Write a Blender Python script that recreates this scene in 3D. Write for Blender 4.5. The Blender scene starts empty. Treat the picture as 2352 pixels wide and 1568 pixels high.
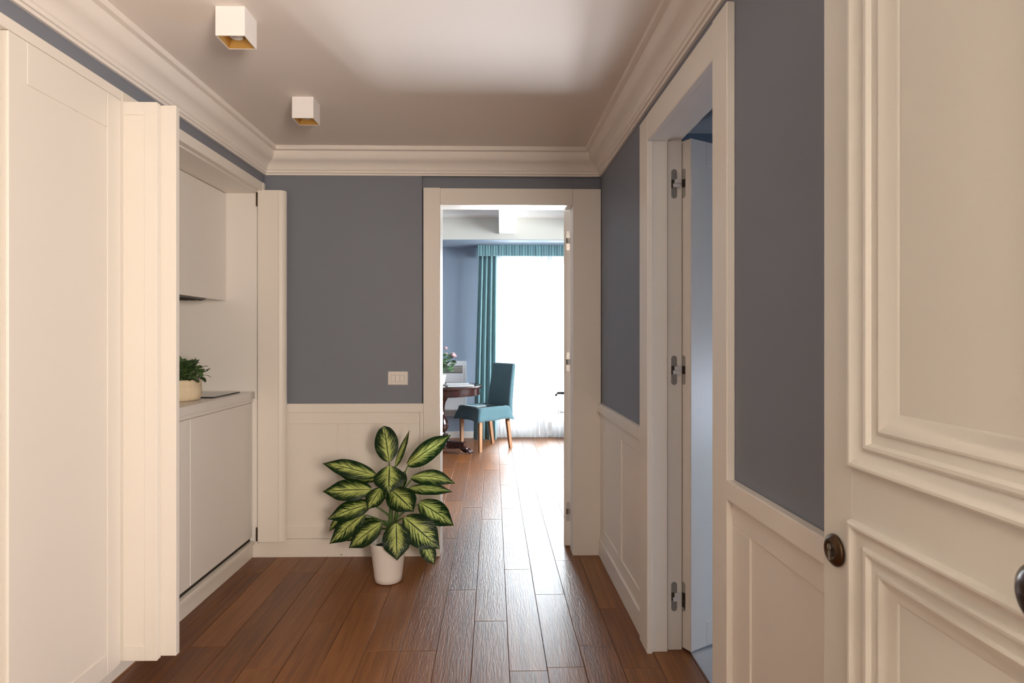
import bpy, bmesh, math, random
from mathutils import Vector, Matrix, Euler
random.seed(11)
S = bpy.context.scene
COL = S.collection
PI = math.pi

# ------------------------------------------------------------------ camera, world, lights, exposure
F_PX = 1380.0
YAW = math.radians(1.08)
CAM = Vector((0.0, 0.0, 1.30))
cd = bpy.data.cameras.new('camera')
cd.sensor_width = 36.0
cd.lens = 36.0 * F_PX / 2352.0
cd.shift_y = -9.0 / 2352.0
cd.clip_start = 0.02
cd.dof.use_dof = True
cd.dof.focus_distance = 3.3
cd.dof.aperture_fstop = 11.0
cam = bpy.data.objects.new('camera', cd)
cam.location = CAM
cam.rotation_euler = (PI / 2, 0, -YAW)
COL.objects.link(cam)
S.camera = cam

w = bpy.data.worlds.new('sky')
S.world = w
w.use_nodes = True
w.node_tree.nodes['Background'].inputs[0].default_value = (0.80, 0.90, 1.0, 1)
w.node_tree.nodes['Background'].inputs[1].default_value = 13.0

def area(name, loc, target, sx, sy, power, color, spread=180):
    l = bpy.data.lights.new(name, 'AREA')
    l.shape = 'RECTANGLE'; l.size = sx; l.size_y = sy
    l.energy = power; l.color = color; l.spread = math.radians(spread)
    o = bpy.data.objects.new(name, l)
    o.location = loc
    o.rotation_euler = (Vector(target) - Vector(loc)).to_track_quat('-Z', 'Y').to_euler()
    COL.objects.link(o)
    return o

# daylight of the sunlit terrace and sky beyond the far french window
area('terrace_daylight', (0.42, 8.30, 0.62), (-0.05, 2.2, 2.41), 0.95, 0.7, 85, (0.93, 0.96, 1.0), 44)
area('sky_daylight', (0.50, 8.45, 1.6), (0.2, 5.0, 0.3), 1.5, 1.7, 270, (0.86, 0.96, 1.0))
# fill lamp at an unseen window added in the far room's right wall
area('side_window_fill', (3.05, 6.0, 1.6), (-1.0, 6.2, 0.5), 2.0, 1.8, 200, (0.93, 0.97, 1.0), 110)
# daylight through the bathroom window
area('bathroom_daylight', (2.62, 2.20, 0.88), (1.1, 2.55, 0.75), 0.45, 0.45, 6, (0.52, 0.66, 1.0))
# warm lamp of the landing behind the open entrance door
area('landing_lamp', (0.92, -0.98, 1.45), (-1.0, 2.3, 1.7), 0.6, 0.8, 122, (1.0, 0.85, 0.71))
area('landing_ceiling_lamp', (0.12, -1.35, 2.0), (0.1, 2.6, 1.1), 0.5, 0.4, 20, (1.0, 0.84, 0.70))
# sun on the terrace
sl = bpy.data.lights.new('sun', 'SUN'); sl.energy = 5.0; sl.angle = math.radians(0.6); sl.color = (1, 0.96, 0.9)
so = bpy.data.objects.new('sun', sl); so.location = (2, 12, 9)
so.rotation_euler = Vector((-0.28, -0.42, -0.86)).to_track_quat('-Z', 'Y').to_euler()
COL.objects.link(so)

S.view_settings.view_transform = 'Standard'
S.view_settings.look = 'None'
S.view_settings.gamma = 1.0
S.view_settings.use_curve_mapping = False
S.view_settings.exposure = 0.0
try:
    S.cycles.use_denoising = True
    S.cycles.max_bounces = 10
    S.cycles.diffuse_bounces = 6
    S.cycles.glossy_bounces = 4
    S.cycles.transparent_max_bounces = 12
    S.cycles.sample_clamp_indirect = 6.0
    S.cycles.caustics_reflective = False
    S.cycles.caustics_refractive = False
except Exception:
    pass

# ------------------------------------------------------------------ helpers
Rv = Vector((math.cos(YAW), -math.sin(YAW), 0)); Fv = Vector((math.sin(YAW), math.cos(YAW), 0))
def at(x, y, d):
    """point at forward distance d seen in direction of picture position x, y"""
    return CAM + d * (Fv + (x - 1176.0) / F_PX * Rv + Vector((0, 0, (775.0 - y) / F_PX)))

ORG = {}
def org(o):
    return ORG.get(o.name, Vector((0, 0, 0))) if o is not None else Vector((0, 0, 0))

def tag(o, label=None, cat=None, group=None, kind=None):
    if label: o['label'] = label
    if cat: o['category'] = cat
    if group: o['group'] = group
    if kind: o['kind'] = kind
    return o

def empty(name, loc, label=None, cat=None, group=None, kind=None, parent=None):
    o = bpy.data.objects.new(name, None)
    o.empty_display_size = 0.05
    COL.objects.link(o)
    L = Vector(loc)
    if parent is not None:
        o.parent = parent
    o.location = L - org(parent)
    ORG[o.name] = L
    return tag(o, label, cat, group, kind)

def new():
    return bmesh.new()

def fin(name, bm, mat, parent=None, smooth=False, loc=None, bevel=0.0, seg=2, solid=0.0):
    """one mesh object; bm holds room coordinates"""
    o_ = Vector(loc) if loc is not None else org(parent)
    if bevel > 0:
        bmesh.ops.bevel(bm, geom=bm.edges[:], offset=bevel, segments=seg, profile=0.6, affect='EDGES', clamp_overlap=True)
    bmesh.ops.translate(bm, verts=bm.verts[:], vec=-o_)
    bmesh.ops.recalc_face_normals(bm, faces=bm.faces[:]) if not solid else None
    me = bpy.data.meshes.new(name)
    bm.to_mesh(me); bm.free()
    if mat is not None: me.materials.append(mat)
    if smooth:
        for p in me.polygons: p.use_smooth = True
    o = bpy.data.objects.new(name, me)
    COL.objects.link(o)
    if parent is not None:
        o.parent = parent
        o.location = o_ - org(parent)
    else:
        o.location = o_
    ORG[o.name] = o_
    return o

def ident(p): return p
WA = math.atan(0.021)
def RW(p):
    """right wall frame: (n, s, z) -> room; n grows into the wall, s runs along it"""
    n, s, z = p
    return (n * math.cos(WA) - s * math.sin(WA), n * math.sin(WA) + s * math.cos(WA), z)

def box(bm, x0, x1, y0, y1, z0, z1, xf=ident):
    if x0 > x1: x0, x1 = x1, x0
    if y0 > y1: y0, y1 = y1, y0
    if z0 > z1: z0, z1 = z1, z0
    v = [bm.verts.new(xf((x, y, z))) for z in (z0, z1) for (x, y) in ((x0, y0), (x1, y0), (x1, y1), (x0, y1))]
    for f in ((0, 3, 2, 1), (4, 5, 6, 7), (0, 1, 5, 4), (1, 2, 6, 5), (2, 3, 7, 6), (3, 0, 4, 7)):
        bm.faces.new([v[i] for i in f])
    return v

def B(name, x0, x1, y0, y1, z0, z1, mat, parent=None, bevel=0.0015, xf=ident, loc=None):
    bm = new(); box(bm, x0, x1, y0, y1, z0, z1, xf)
    return fin(name, bm, mat, parent, bevel=bevel, loc=loc, seg=1 if bevel < 0.004 else 3)

def lathe(bm, prof, c, n=32, axis='Z', cap=True):
    """prof = [(r, h)], around a vertical (or X) axis through c"""
    rings = []
    for r, h in prof:
        ring = []
        for i in range(n):
            a = 2 * PI * i / n
            if axis == 'Z': p = (c[0] + r * math.cos(a), c[1] + r * math.sin(a), c[2] + h)
            elif axis == 'X': p = (c[0] + h, c[1] + r * math.cos(a), c[2] + r * math.sin(a))
            else: p = (c[0] + r * math.cos(a), c[1] + h, c[2] + r * math.sin(a))
            ring.append(bm.verts.new(p))
        rings.append(ring)
    for a, b in zip(rings, rings[1:]):
        for i in range(n):
            bm.faces.new((a[i], a[(i + 1) % n], b[(i + 1) % n], b[i]))
    if cap:
        bm.faces.new(rings[0]); bm.faces.new(rings[-1])

def tube(bm, pts, radii, n=8):
    pts = [Vector(p) for p in pts]
    if not hasattr(radii, '__len__'): radii = [radii] * len(pts)
    rings = []
    up = Vector((0.13, 0.31, 0.94)).normalized()
    for i, p in enumerate(pts):
        t = (pts[min(i + 1, len(pts) - 1)] - pts[max(i - 1, 0)]).normalized()
        a = t.cross(up)
        if a.length < 1e-3: a = t.cross(Vector((1, 0, 0)))
        a.normalize(); b = t.cross(a).normalized()
        rings.append([bm.verts.new(p + radii[i] * (math.cos(2 * PI * k / n) * a + math.sin(2 * PI * k / n) * b)) for k in range(n)])
    for r0, r1 in zip(rings, rings[1:]):
        for k in range(n):
            bm.faces.new((r0[k], r0[(k + 1) % n], r1[(k + 1) % n], r1[k]))
    bm.faces.new(rings[0]); bm.faces.new(rings[-1])

def bez(a, b, c, n):
    a, b, c = Vector(a), Vector(b), Vector(c)
    return [(1 - t) ** 2 * a + 2 * t * (1 - t) * b + t * t * c for t in [i / (n - 1) for i in range(n)]]

def prism(bm, poly, z0, z1):
    lo = [bm.verts.new((x, y, z0)) for x, y in poly]
    hi = [bm.verts.new((x, y, z1)) for x, y in poly]
    n = len(poly)
    bm.faces.new(lo[::-1]); bm.faces.new(hi)
    for i in range(n):
        bm.faces.new((lo[i], lo[(i + 1) % n], hi[(i + 1) % n], hi[i]))

def line_x(p, q, r, s):
    d1 = q - p; d2 = s - r
    den = d1.x * d2.y - d1.y * d2.x
    t = ((r - p).x * d2.y - (r - p).y * d2.x) / den
    return p + t * d1

def inset_loop(poly, off):
    """poly = CCW list of 2D Vectors; moved inwards by off"""
    n = len(poly); lines = []
    for i in range(n):
        a, b = poly[i], poly[(i + 1) % n]
        d = (b - a).normalized(); nn = Vector((-d.y, d.x))
        lines.append((a + nn * off, b + nn * off))
    return [line_x(*lines[i - 1], *lines[i]) for i in range(n)]

def sweep_frame(bm, poly, prof, to3):
    """closed mitred frame: prof = [(inset, height)], to3(u, v, h) -> room"""
    rings = []
    for off, h in prof:
        lp = inset_loop(poly, off)
        rings.append([bm.verts.new(to3(p.x, p.y, h)) for p in lp])
    n = len(poly)
    for a, b in zip(rings, rings[1:]):
        for i in range(n):
            bm.faces.new((a[i], a[(i + 1) % n], b[(i + 1) % n], b[i]))

# ------------------------------------------------------------------ materials
def mat(name, base, rough=0.5, metallic=0.0, spec=0.5, **kw):
    m = bpy.data.materials.new(name); m.use_nodes = True
    b = m.node_tree.nodes['Principled BSDF']
    b.inputs['Base Color'].default_value = (*base, 1)
    b.inputs['Roughness'].default_value = rough
    b.inputs['Metallic'].default_value = metallic
    b.inputs['Specular IOR Level'].default_value = spec
    for k, v in kw.items():
        b.inputs[k].default_value = v
    return m

def N(m, t, **props):
    n = m.node_tree.nodes.new(t)
    for k, v in props.items(): setattr(n, k, v)
    return n
def L(m, a, b): m.node_tree.links.new(a, b)
def bsdf(m): return m.node_tree.nodes['Principled BSDF']

def mottle(m, c1, c2, scale=6.0, bump=0.0, bscale=120.0, dist=0.001, stretch=(1, 1, 1)):
    """slight colour variation and fine relief"""
    tc = N(m, 'ShaderNodeTexCoord'); mp = N(m, 'ShaderNodeMapping'); mp.inputs['Scale'].default_value = stretch
    L(m, tc.outputs['Object'], mp.inputs['Vector'])
    n1 = N(m, 'ShaderNodeTexNoise'); n1.inputs['Scale'].default_value = scale; n1.inputs['Detail'].default_value = 5
    L(m, mp.outputs[0], n1.inputs['Vector'])
    mx = N(m, 'ShaderNodeMix', data_type='RGBA')
    mx.inputs[6].default_value = (*c1, 1); mx.inputs[7].default_value = (*c2, 1)
    L(m, n1.outputs['Fac'], mx.inputs[0]); L(m, mx.outputs[2], bsdf(m).inputs['Base Color'])
    if bump:
        n2 = N(m, 'ShaderNodeTexNoise'); n2.inputs['Scale'].default_value = bscale; n2.inputs['Detail'].default_value = 4
        L(m, mp.outputs[0], n2.inputs['Vector'])
        bp = N(m, 'ShaderNodeBump'); bp.inputs['Strength'].default_value = bump; bp.inputs['Distance'].default_value = dist
        L(m, n2.outputs['Fac'], bp.inputs['Height']); L(m, bp.outputs[0], bsdf(m).inputs['Normal'])
    return m

M_wood = mottle(mat('cream_lacquer', (0.80, 0.76, 0.70), 0.38, spec=0.4), (0.79, 0.75, 0.69), (0.82, 0.78, 0.72), 3, 0.06, 90, 0.0006)
M_entr = mottle(mat('entrance_door_paint', (0.70, 0.68, 0.62), 0.42, spec=0.4), (0.68, 0.66, 0.60), (0.71, 0.69, 0.63), 3, 0.05, 70, 0.0006)
M_blue = mottle(mat('blue_grey_wall_paint', (0.19, 0.22, 0.28), 0.55, spec=0.35), (0.190, 0.207, 0.250), (0.206, 0.226, 0.270), 2.2, 0.10, 140, 0.0008)
M_bluef = mottle(mat('far_room_wall_paint', (0.2, 0.24, 0.31), 0.6, spec=0.3), (0.26, 0.32, 0.40), (0.28, 0.34, 0.42), 2.2)
M_ceil = mottle(mat('ceiling_paint', (0.82, 0.77, 0.73), 0.8, spec=0.2), (0.81, 0.755, 0.71), (0.83, 0.775, 0.73), 2.0, 0.05, 120, 0.0006)
M_plas = mottle(mat('crown_plaster', (0.82, 0.78, 0.74), 0.6, spec=0.3), (0.80, 0.755, 0.71), (0.84, 0.795, 0.75), 5.0, 0.06, 90, 0.0006)
M_cab = mottle(mat('white_laminate', (0.80, 0.77, 0.74), 0.42, spec=0.4), (0.79, 0.765, 0.735), (0.81, 0.785, 0.755), 3)
M_top = mat('white_worktop', (0.74, 0.72, 0.70), 0.25)
M_dark = mat('dark_gap', (0.03, 0.025, 0.02), 0.8)
M_white = mat('white_plaster_room', (0.80, 0.79, 0.77), 0.75, spec=0.2)
M_beam = mat('cream_beam_paint', (0.64, 0.635, 0.58), 0.8, spec=0.2)
M_cube = mat('white_powder_coat', (0.86, 0.84, 0.84), 0.45)
M_gold = mat('brass_reflector', (0.62, 0.36, 0.10), 0.35, metallic=0.7)
M_glassw = mat('frosted_bulb', (0.75, 0.72, 0.68), 0.15, spec=0.8)
M_chrome = mat('chrome', (0.55, 0.53, 0.51), 0.28, metallic=1.0)
M_nickel = mat('brushed_nickel', (0.30, 0.29, 0.28), 0.38, metallic=0.9)
M_plate1 = mat('dark_satin_plate', (0.24, 0.23, 0.225), 0.45)
M_plate2 = mat('grey_satin_plate', (0.36, 0.34, 0.30), 0.45)
M_satin = mat('satin_steel', (0.80, 0.78, 0.76), 0.3, metallic=0.3)
M_bronze = mottle(mat('dark_bronze', (0.06, 0.035, 0.02), 0.3, metallic=0.8), (0.05, 0.028, 0.016), (0.10, 0.06, 0.03), 30)
M_knob = mat('dark_bronze_knob', (0.035, 0.018, 0.014), 0.22, metallic=0.5)
M_plast = mat('white_plastic', (0.80, 0.76, 0.72), 0.35)
M_pot = mottle(mat('white_pot_plastic', (0.84, 0.80, 0.76), 0.4), (0.82, 0.78, 0.74), (0.86, 0.82, 0.78), 8)
M_soil = mottle(mat('soil', (0.012, 0.009, 0.007), 0.95), (0.008, 0.006, 0.005), (0.03, 0.02, 0.012), 60, 0.9, 90, 0.01)
def pane():
    m = bpy.data.materials.new('window_glass'); m.use_nodes = True
    nt = m.node_tree; nt.nodes.clear(); ad = nt.nodes.new
    out = ad('ShaderNodeOutputMaterial'); tr = ad('ShaderNodeBsdfTransparent'); gl = ad('ShaderNodeBsdfGlossy'); gl.inputs['Roughness'].default_value = 0.02
    fr = ad('ShaderNodeFresnel'); fr.inputs[0].default_value = 1.45; mx = ad('ShaderNodeMixShader')
    nt.links.new(fr.outputs[0], mx.inputs[0]); nt.links.new(tr.outputs[0], mx.inputs[1]); nt.links.new(gl.outputs[0], mx.inputs[2]); nt.links.new(mx.outputs[0], out.inputs[0])
    return m
M_glass = pane()
M_hob = mat('black_glass', (0.012, 0.011, 0.011), 0.06, spec=0.7)
M_steel = mat('steel_grille', (0.18, 0.18, 0.18), 0.35, metallic=0.8)

def wood(name, dark, mid, lite, rough=0.33, rnd=0.35, axis='Y', bump=0.25, coat=0.0):
    m = mat(name, mid, rough)
    tc = N(m, 'ShaderNodeTexCoord'); oi = N(m, 'ShaderNodeObjectInfo')
    cb = N(m, 'ShaderNodeCombineXYZ')
    mul = N(m, 'ShaderNodeMath', operation='MULTIPLY'); mul.inputs[1].default_value = 37.0
    L(m, oi.outputs['Random'], mul.inputs[0])
    for i in range(3): L(m, mul.outputs[0], cb.inputs[i])
    ad = N(m, 'ShaderNodeVectorMath', operation='ADD')
    L(m, tc.outputs['Object'], ad.inputs[0]); L(m, cb.outputs[0], ad.inputs[1])
    sc = {'Y': ((1, 0.045, 1), (1, 0.016, 1), (1, 0.012, 1)), 'X': ((0.07, 1, 1),) * 3, 'Z': ((1, 1, 0.07), (1, 1, 0.03), (1, 1, 0.02))}[axis]
    mp = N(m, 'ShaderNodeMapping'); mp.inputs['Scale'].default_value = sc[0]; L(m, ad.outputs[0], mp.inputs['Vector'])
    mp2 = N(m, 'ShaderNodeMapping'); mp2.inputs['Scale'].default_value = sc[1]; L(m, ad.outputs[0], mp2.inputs['Vector'])
    n1 = N(m, 'ShaderNodeTexNoise'); n1.inputs['Scale'].default_value = 8; n1.inputs['Detail'].default_value = 2; n1.inputs['Distortion'].default_value = 0.3
    L(m, mp.outputs[0], n1.inputs['Vector'])
    # cathedral rings
    wv = N(m, 'ShaderNodeMath', operation='MULTIPLY'); wv.inputs[1].default_value = 60.0
    sn = N(m, 'ShaderNodeMath', operation='SINE'); L(m, n1.outputs['Fac'], wv.inputs[0]); L(m, wv.outputs[0], sn.inputs[0])
    n2 = N(m, 'ShaderNodeTexNoise'); n2.inputs['Scale'].default_value = 260; n2.inputs['Detail'].default_value = 3
    L(m, mp2.outputs[0], n2.inputs['Vector'])
    # tone = .5 + .18*sin + .5*(fine-.5) + rnd*(random-.5)
    a1 = N(m, 'ShaderNodeMath', operation='MULTIPLY_ADD'); a1.inputs[1].default_value = 0.085; a1.inputs[2].default_value = 0.20; L(m, sn.outputs[0], a1.inputs[0])
    a2 = N(m, 'ShaderNodeMath', operation='MULTIPLY_ADD'); a2.inputs[1].default_value = 0.62; L(m, n2.outputs['Fac'], a2.inputs[0]); L(m, a1.outputs[0], a2.inputs[2])
    a3 = N(m, 'ShaderNodeMath', operation='MULTIPLY_ADD'); a3.inputs[1].default_value = rnd; L(m, oi.outputs['Random'], a3.inputs[0]); L(m, a2.outputs[0], a3.inputs[2])
    a4 = N(m, 'ShaderNodeMath', operation='SUBTRACT'); a4.inputs[1].default_value = rnd / 2; L(m, a3.outputs[0], a4.inputs[0])
    cr = N(m, 'ShaderNodeValToRGB')
    e = cr.color_ramp.elements
    e[0].position = 0.15; e[0].color = (*dark, 1); e[1].position = 0.85; e[1].color = (*lite, 1)
    k = e.new(0.5); k.color = (*mid, 1)
    L(m, a4.outputs[0], cr.inputs[0]); L(m, cr.outputs[0], bsdf(m).inputs['Base Color'])
    if bump:
        n3 = N(m, 'ShaderNodeTexNoise'); n3.inputs['Scale'].default_value = 150; n3.inputs['Detail'].default_value = 3; n3.inputs['Distortion'].default_value = 0.5
        mp3 = N(m, 'ShaderNodeMapping'); mp3.inputs['Scale'].default_value = (1, 0.10, 1) if axis == 'Y' else (1, 1, 0.1); L(m, ad.outputs[0], mp3.inputs['Vector'])
        L(m, mp3.outputs[0], n3.inputs['Vector'])
        bp = N(m, 'ShaderNodeBump'); bp.inputs['Strength'].default_value = bump; bp.inputs['Distance'].default_value = 0.0022
        L(m, n3.outputs['Fac'], bp.inputs['Height']); L(m, bp.outputs[0], bsdf(m).inputs['Normal'])
    return m
M_floor = wood('oak_floor_planks', (0.075, 0.021, 0.004), (0.175, 0.057, 0.010), (0.285, 0.108, 0.024), 0.40, 0.30, 'Y', 0.6)
bsdf(M_floor).inputs['Specular IOR Level'].default_value = 0.6
M_mahog = wood('mahogany', (0.012, 0.005, 0.004), (0.026, 0.009, 0.007), (0.046, 0.016, 0.011), 0.16, 0.1, 'X', 0)
M_leg = wood('oak_chair_leg', (0.22, 0.10, 0.04), (0.32, 0.16, 0.075), (0.42, 0.23, 0.12), 0.4, 0.1, 'Z', 0)

M_tile = mat('grey_marble_tile', (0.45, 0.46, 0.48), 0.22)
mottle(M_tile, (0.26, 0.27, 0.29), (0.60, 0.61, 0.62), 5.0)
M_sub = mat('screed', (0.05, 0.03, 0.02), 0.9)

def fabric(name, c1, c2, scale=500, rough=0.9, sheen=0.3):
    m = mat(name, c1, rough, spec=0.15)
    bsdf(m).inputs['Sheen Weight'].default_value = sheen
    mottle(m, c1, c2, 9, 0.3, scale, 0.0006)
    return m
M_teal = fabric('teal_slipcover', (0.060, 0.118, 0.138), (0.075, 0.142, 0.162))
M_curt = fabric('teal_curtain', (0.15, 0.27, 0.29), (0.17, 0.305, 0.325))
def sheer():
    m = bpy.data.materials.new('sheer_voile'); m.use_nodes = True
    nt = m.node_tree; nt.nodes.clear()
    out = N(m, 'ShaderNodeOutputMaterial')
    tr = N(m, 'ShaderNodeBsdfTransparent'); tr.inputs[0].default_value = (1, 1, 1, 1)
    tl = N(m, 'ShaderNodeBsdfTranslucent'); tl.inputs[0].default_value = (0.93, 0.95, 0.97, 1)
    df = N(m, 'ShaderNodeBsdfDiffuse'); df.inputs[0].default_value = (0.9, 0.93, 0.95, 1)
    m1 = N(m, 'ShaderNodeMixShader'); m1.inputs[0].default_value = 0.4
    L(m, tl.outputs[0], m1.inputs[1]); L(m, df.outputs[0], m1.inputs[2])
    m2 = N(m, 'ShaderNodeMixShader'); m2.inputs[0].default_value = 0.42
    L(m, tr.outputs[0], m2.inputs[1]); L(m, m1.outputs[0], m2.inputs[2]); L(m, m2.outputs[0], out.inputs[0])
    return m
M_sheer = sheer()

def dieff():
    """variegated leaf: pale feathered centre, dark margin and midrib (uv: x = base..tip, y = -1..1 across, stored 0..1)"""
    m = mat('variegated_leaf', (0.05, 0.15, 0.03), 0.30, spec=0.28)
    uv = N(m, 'ShaderNodeUVMap', uv_map='leaf'); sp = N(m, 'ShaderNodeSeparateXYZ'); L(m, uv.outputs[0], sp.inputs[0])
    oi = N(m, 'ShaderNodeObjectInfo')
    def ma(op, a, b=None, c=None):
        n = N(m, 'ShaderNodeMath', operation=op)
        for i, v in enumerate((a, b, c)):
            if v is None: continue
            if isinstance(v, (int, float)): n.inputs[i].default_value = v
            else: L(m, v, n.inputs[i])
        return n.outputs[0]
    t = sp.outputs[0]
    s = ma('MULTIPLY_ADD', sp.outputs[1], 2.0, -1.0)
    sa = ma('ABSOLUTE', s)
    u1 = ma('MULTIPLY_ADD', sa, -0.42, t)          # veins sweep towards the tip
    cb = N(m, 'ShaderNodeCombineXYZ')
    L(m, ma('MULTIPLY', u1, 52.0), cb.inputs[0]); L(m, ma('MULTIPLY', s, 1.6), cb.inputs[1]); L(m, ma('MULTIPLY', oi.outputs['Random'], 50.0), cb.inputs[2])
    nz = N(m, 'ShaderNodeTexNoise'); nz.inputs['Scale'].default_value = 1.0; nz.inputs['Detail'].default_value = 4; nz.inputs['Roughness'].default_value = 0.7
    L(m, cb.outputs[0], nz.inputs['Vector'])
    # width of the pale zone narrows at the tip
    lim = ma('MULTIPLY', ma('SUBTRACT', 1.02, ma('POWER', t, 3.0)), 0.50)
    val = ma('ADD', ma('SUBTRACT', lim, sa), ma('MULTIPLY_ADD', nz.outputs['Fac'], 3.4, -1.75))
    cr = N(m, 'ShaderNodeMapRange'); cr.inputs[1].default_value = -0.02; cr.inputs[2].default_value = 0.06; L(m, val, cr.inputs[0])
    rib = N(m, 'ShaderNodeMapRange'); rib.inputs[1].default_value = 0.025; rib.inputs[2].default_value = 0.06; L(m, sa, rib.inputs[0])
    fac = ma('MULTIPLY', cr.outputs[0], rib.outputs[0])
    edge = N(m, 'ShaderNodeMix', data_type='RGBA'); edge.inputs[6].default_value = (0.22, 0.36, 0.06, 1); edge.inputs[7].default_value = (0.66, 0.78, 0.24, 1)
    L(m, ma('MINIMUM', ma('MULTIPLY', ma('MULTIPLY', ma('SUBTRACT', 1.0, sa), nz.outputs['Fac']), 2.2), 1.0), edge.inputs[0])
    mx = N(m, 'ShaderNodeMix', data_type='RGBA'); mx.inputs[6].default_value = (0.006, 0.027, 0.006, 1)
    L(m, fac, mx.inputs[0]); L(m, edge.outputs[2], mx.inputs[7]); L(m, mx.outputs[2], bsdf(m).inputs['Base Color'])
    # ribbed relief
    wv = ma('SINE', ma('MULTIPLY', u1, 95.0))
    bp = N(m, 'ShaderNodeBump'); bp.inputs['Strength'].default_value = 0.25; bp.inputs['Distance'].default_value = 0.001
    L(m, wv, bp.inputs['Height']); L(m, bp.outputs[0], bsdf(m).inputs['Normal'])
    # thin leaf lets some light through
    tl = N(m, 'ShaderNodeBsdfTranslucent'); L(m, mx.outputs[2], tl.inputs[0])
    ms = N(m, 'ShaderNodeMixShader'); ms.inputs[0].default_value = 0.36
    out = [n for n in m.node_tree.nodes if n.type == 'OUTPUT_MATERIAL'][0]
    L(m, bsdf(m).outputs[0], ms.inputs[1]); L(m, tl.outputs[0], ms.inputs[2]); L(m, ms.outputs[0], out.inputs[0])
    return m
M_dieff = dieff()
M_stem = mottle(mat('plant_stem', (0.06, 0.12, 0.03), 0.45), (0.035, 0.075, 0.02), (0.11, 0.19, 0.05), 30)
M_smleaf = mat('small_leaf_green', (0.05, 0.10, 0.03), 0.5)
def smleaf(m):
    oi = N(m, 'ShaderNodeObjectInfo'); cr = N(m, 'ShaderNodeValToRGB')
    cr.color_ramp.elements[0].color = (0.022, 0.055, 0.018, 1); cr.color_ramp.elements[1].color = (0.10, 0.17, 0.055, 1)
    L(m, oi.outputs['Random'], cr.inputs[0]); L(m, cr.outputs[0], bsdf(m).inputs['Base Color'])
smleaf(M_smleaf)
M_basket = mottle(mat('cream_knitted_cotton', (0.72, 0.62, 0.46), 0.85, spec=0.2), (0.62, 0.50, 0.34), (0.78, 0.68, 0.52), 60, 0.6, 260, 0.002, (1, 1, 0.25))
M_pink = mottle(mat('pink_petals', (0.75, 0.42, 0.47), 0.6), (0.62, 0.30, 0.36), (0.85, 0.58, 0.60), 40)
M_green = mottle(mat('bouquet_leaves', (0.08, 0.17, 0.08), 0.5), (0.04, 0.11, 0.05), (0.14, 0.26, 0.12), 20)
M_paper = mat('magazine_cover', (0.62, 0.63, 0.64), 0.3)
M_cover = mottle(mat('magazine_print', (0.3, 0.3, 0.32), 0.3), (0.12, 0.12, 0.14), (0.6, 0.58, 0.55), 14)
M_vase = mat('white_ceramic', (0.80, 0.78, 0.72), 0.3)
M_terr = mat('terrace_stone', (0.62, 0.60, 0.57), 0.8)
M_heat = mat('heater_enamel', (0.62, 0.64, 0.65), 0.4)

# ================================================================== SHELL
ZC = 2.41                 # hall ceiling
XL = -1.402               # left wall plane
YB = 3.595                # back wall plane
YF = 7.80                 # far wall of the far room
def rwx(n, y): return n - 0.021 * y
# ---- floor of oak planks
fl = B('floor', -2.6, 2.9, -2.6, 8.0, -0.12, -0.012, M_sub, bevel=0); tag(fl, kind='structure')
PITCH = 0.149; TH = -0.0125
joints = {-3: [2.50, 3.9], -4: [2.50], 0: [3.37, 5.3], 1: [2.366, 3.04, 4.835, 6.1], 2: [2.534, 4.835], 3: [2.354, 2.875, 4.4],
          -1: [1.4, 4.3, 5.9], -2: [1.8, 4.6, 6.3], -7: [3.32], -9: [2.55], 4: [1.7, 3.2, 5.0]}
def plank(x0, x1, y0, y1, k):
    g = 0.0007
    cs = math.cos(0); off = TH
    bm = new()
    def xf(p):
        return (p[0] + off * (p[1] - 2.26), p[1], p[2])
    box(bm, x0 + g, x1 - g, y0 + g, y1 - g, -0.012, 0.0, xf)
    bmesh.ops.bevel(bm, geom=[e for e in bm.edges if all(v.co.z > -0.001 for v in e.verts)], offset=0.0012, segments=1, affect='EDGES')
    o = fin('plank', bm, M_floor, fl)
    return o
rj = random.Random(5)
for k in range(-16, 19):
    x0 = 0.035 + PITCH * k; x1 = x0 + PITCH
    ya, yb = (-0.05, YF) if (x1 > -1.56 and x0 < 0.80) else (3.62, YF)
    if x0 > -1.5 and x1 < 0.80 or (ya < 0): ya = -0.05
    js = sorted(joints.get(k, []))
    if k == -3: x_ = 0
    cuts = [ya] + [j for j in js if ya + .2 < j < yb - .2]
    # fill long stretches with random joints
    out = [cuts[0]]
    for c in cuts[1:] + [yb]:
        while c - out[-1] > 1.75:
            out.append(out[-1] + rj.uniform(0.85, 1.45))
        out.append(c)
    for a, b in zip(out, out[1:]):
        if b - a < 0.02: continue
        xe = x1
        if x0 < 0.83 and x1 > 0.83 and a < 3.5: xe = 0.83
        plank(x0, xe, a, b, k)
# bathroom tiles
fb = B('floor', 0.79, 2.6, 0.95, 3.3, -0.011, -0.008, M_sub, bevel=0, xf=ident); tag(fb, kind='structure')
for i in range(3):
    for j in range(3):
        bm = new(); x0 = 0.835 + i * 0.60; y0 = 0.95 + j * 0.78
        def xt(p, _=0): return (p[0] - 0.021 * p[1], p[1], p[2])
        box(bm, x0 + .001, x0 + .599, y0 + .001, y0 + .779, -0.008, 0.001, xt)
        fin('tile', bm, M_tile, fb, bevel=0.0008, seg=1)

# ---- walls
def W(name, boxes, m, xf=ident):
    bm = new()
    for b in boxes: box(bm, *b, xf)
    return tag(fin(name, bm, m), kind='structure')
# left wall: strip over the closets, and the back of the closets
W('wall_left', [(-2.12, XL, 0.12, YB, 2.18, ZC), (-2.12, -2.03, 0.12, YB, 0, 2.18)], M_blue)
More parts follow.
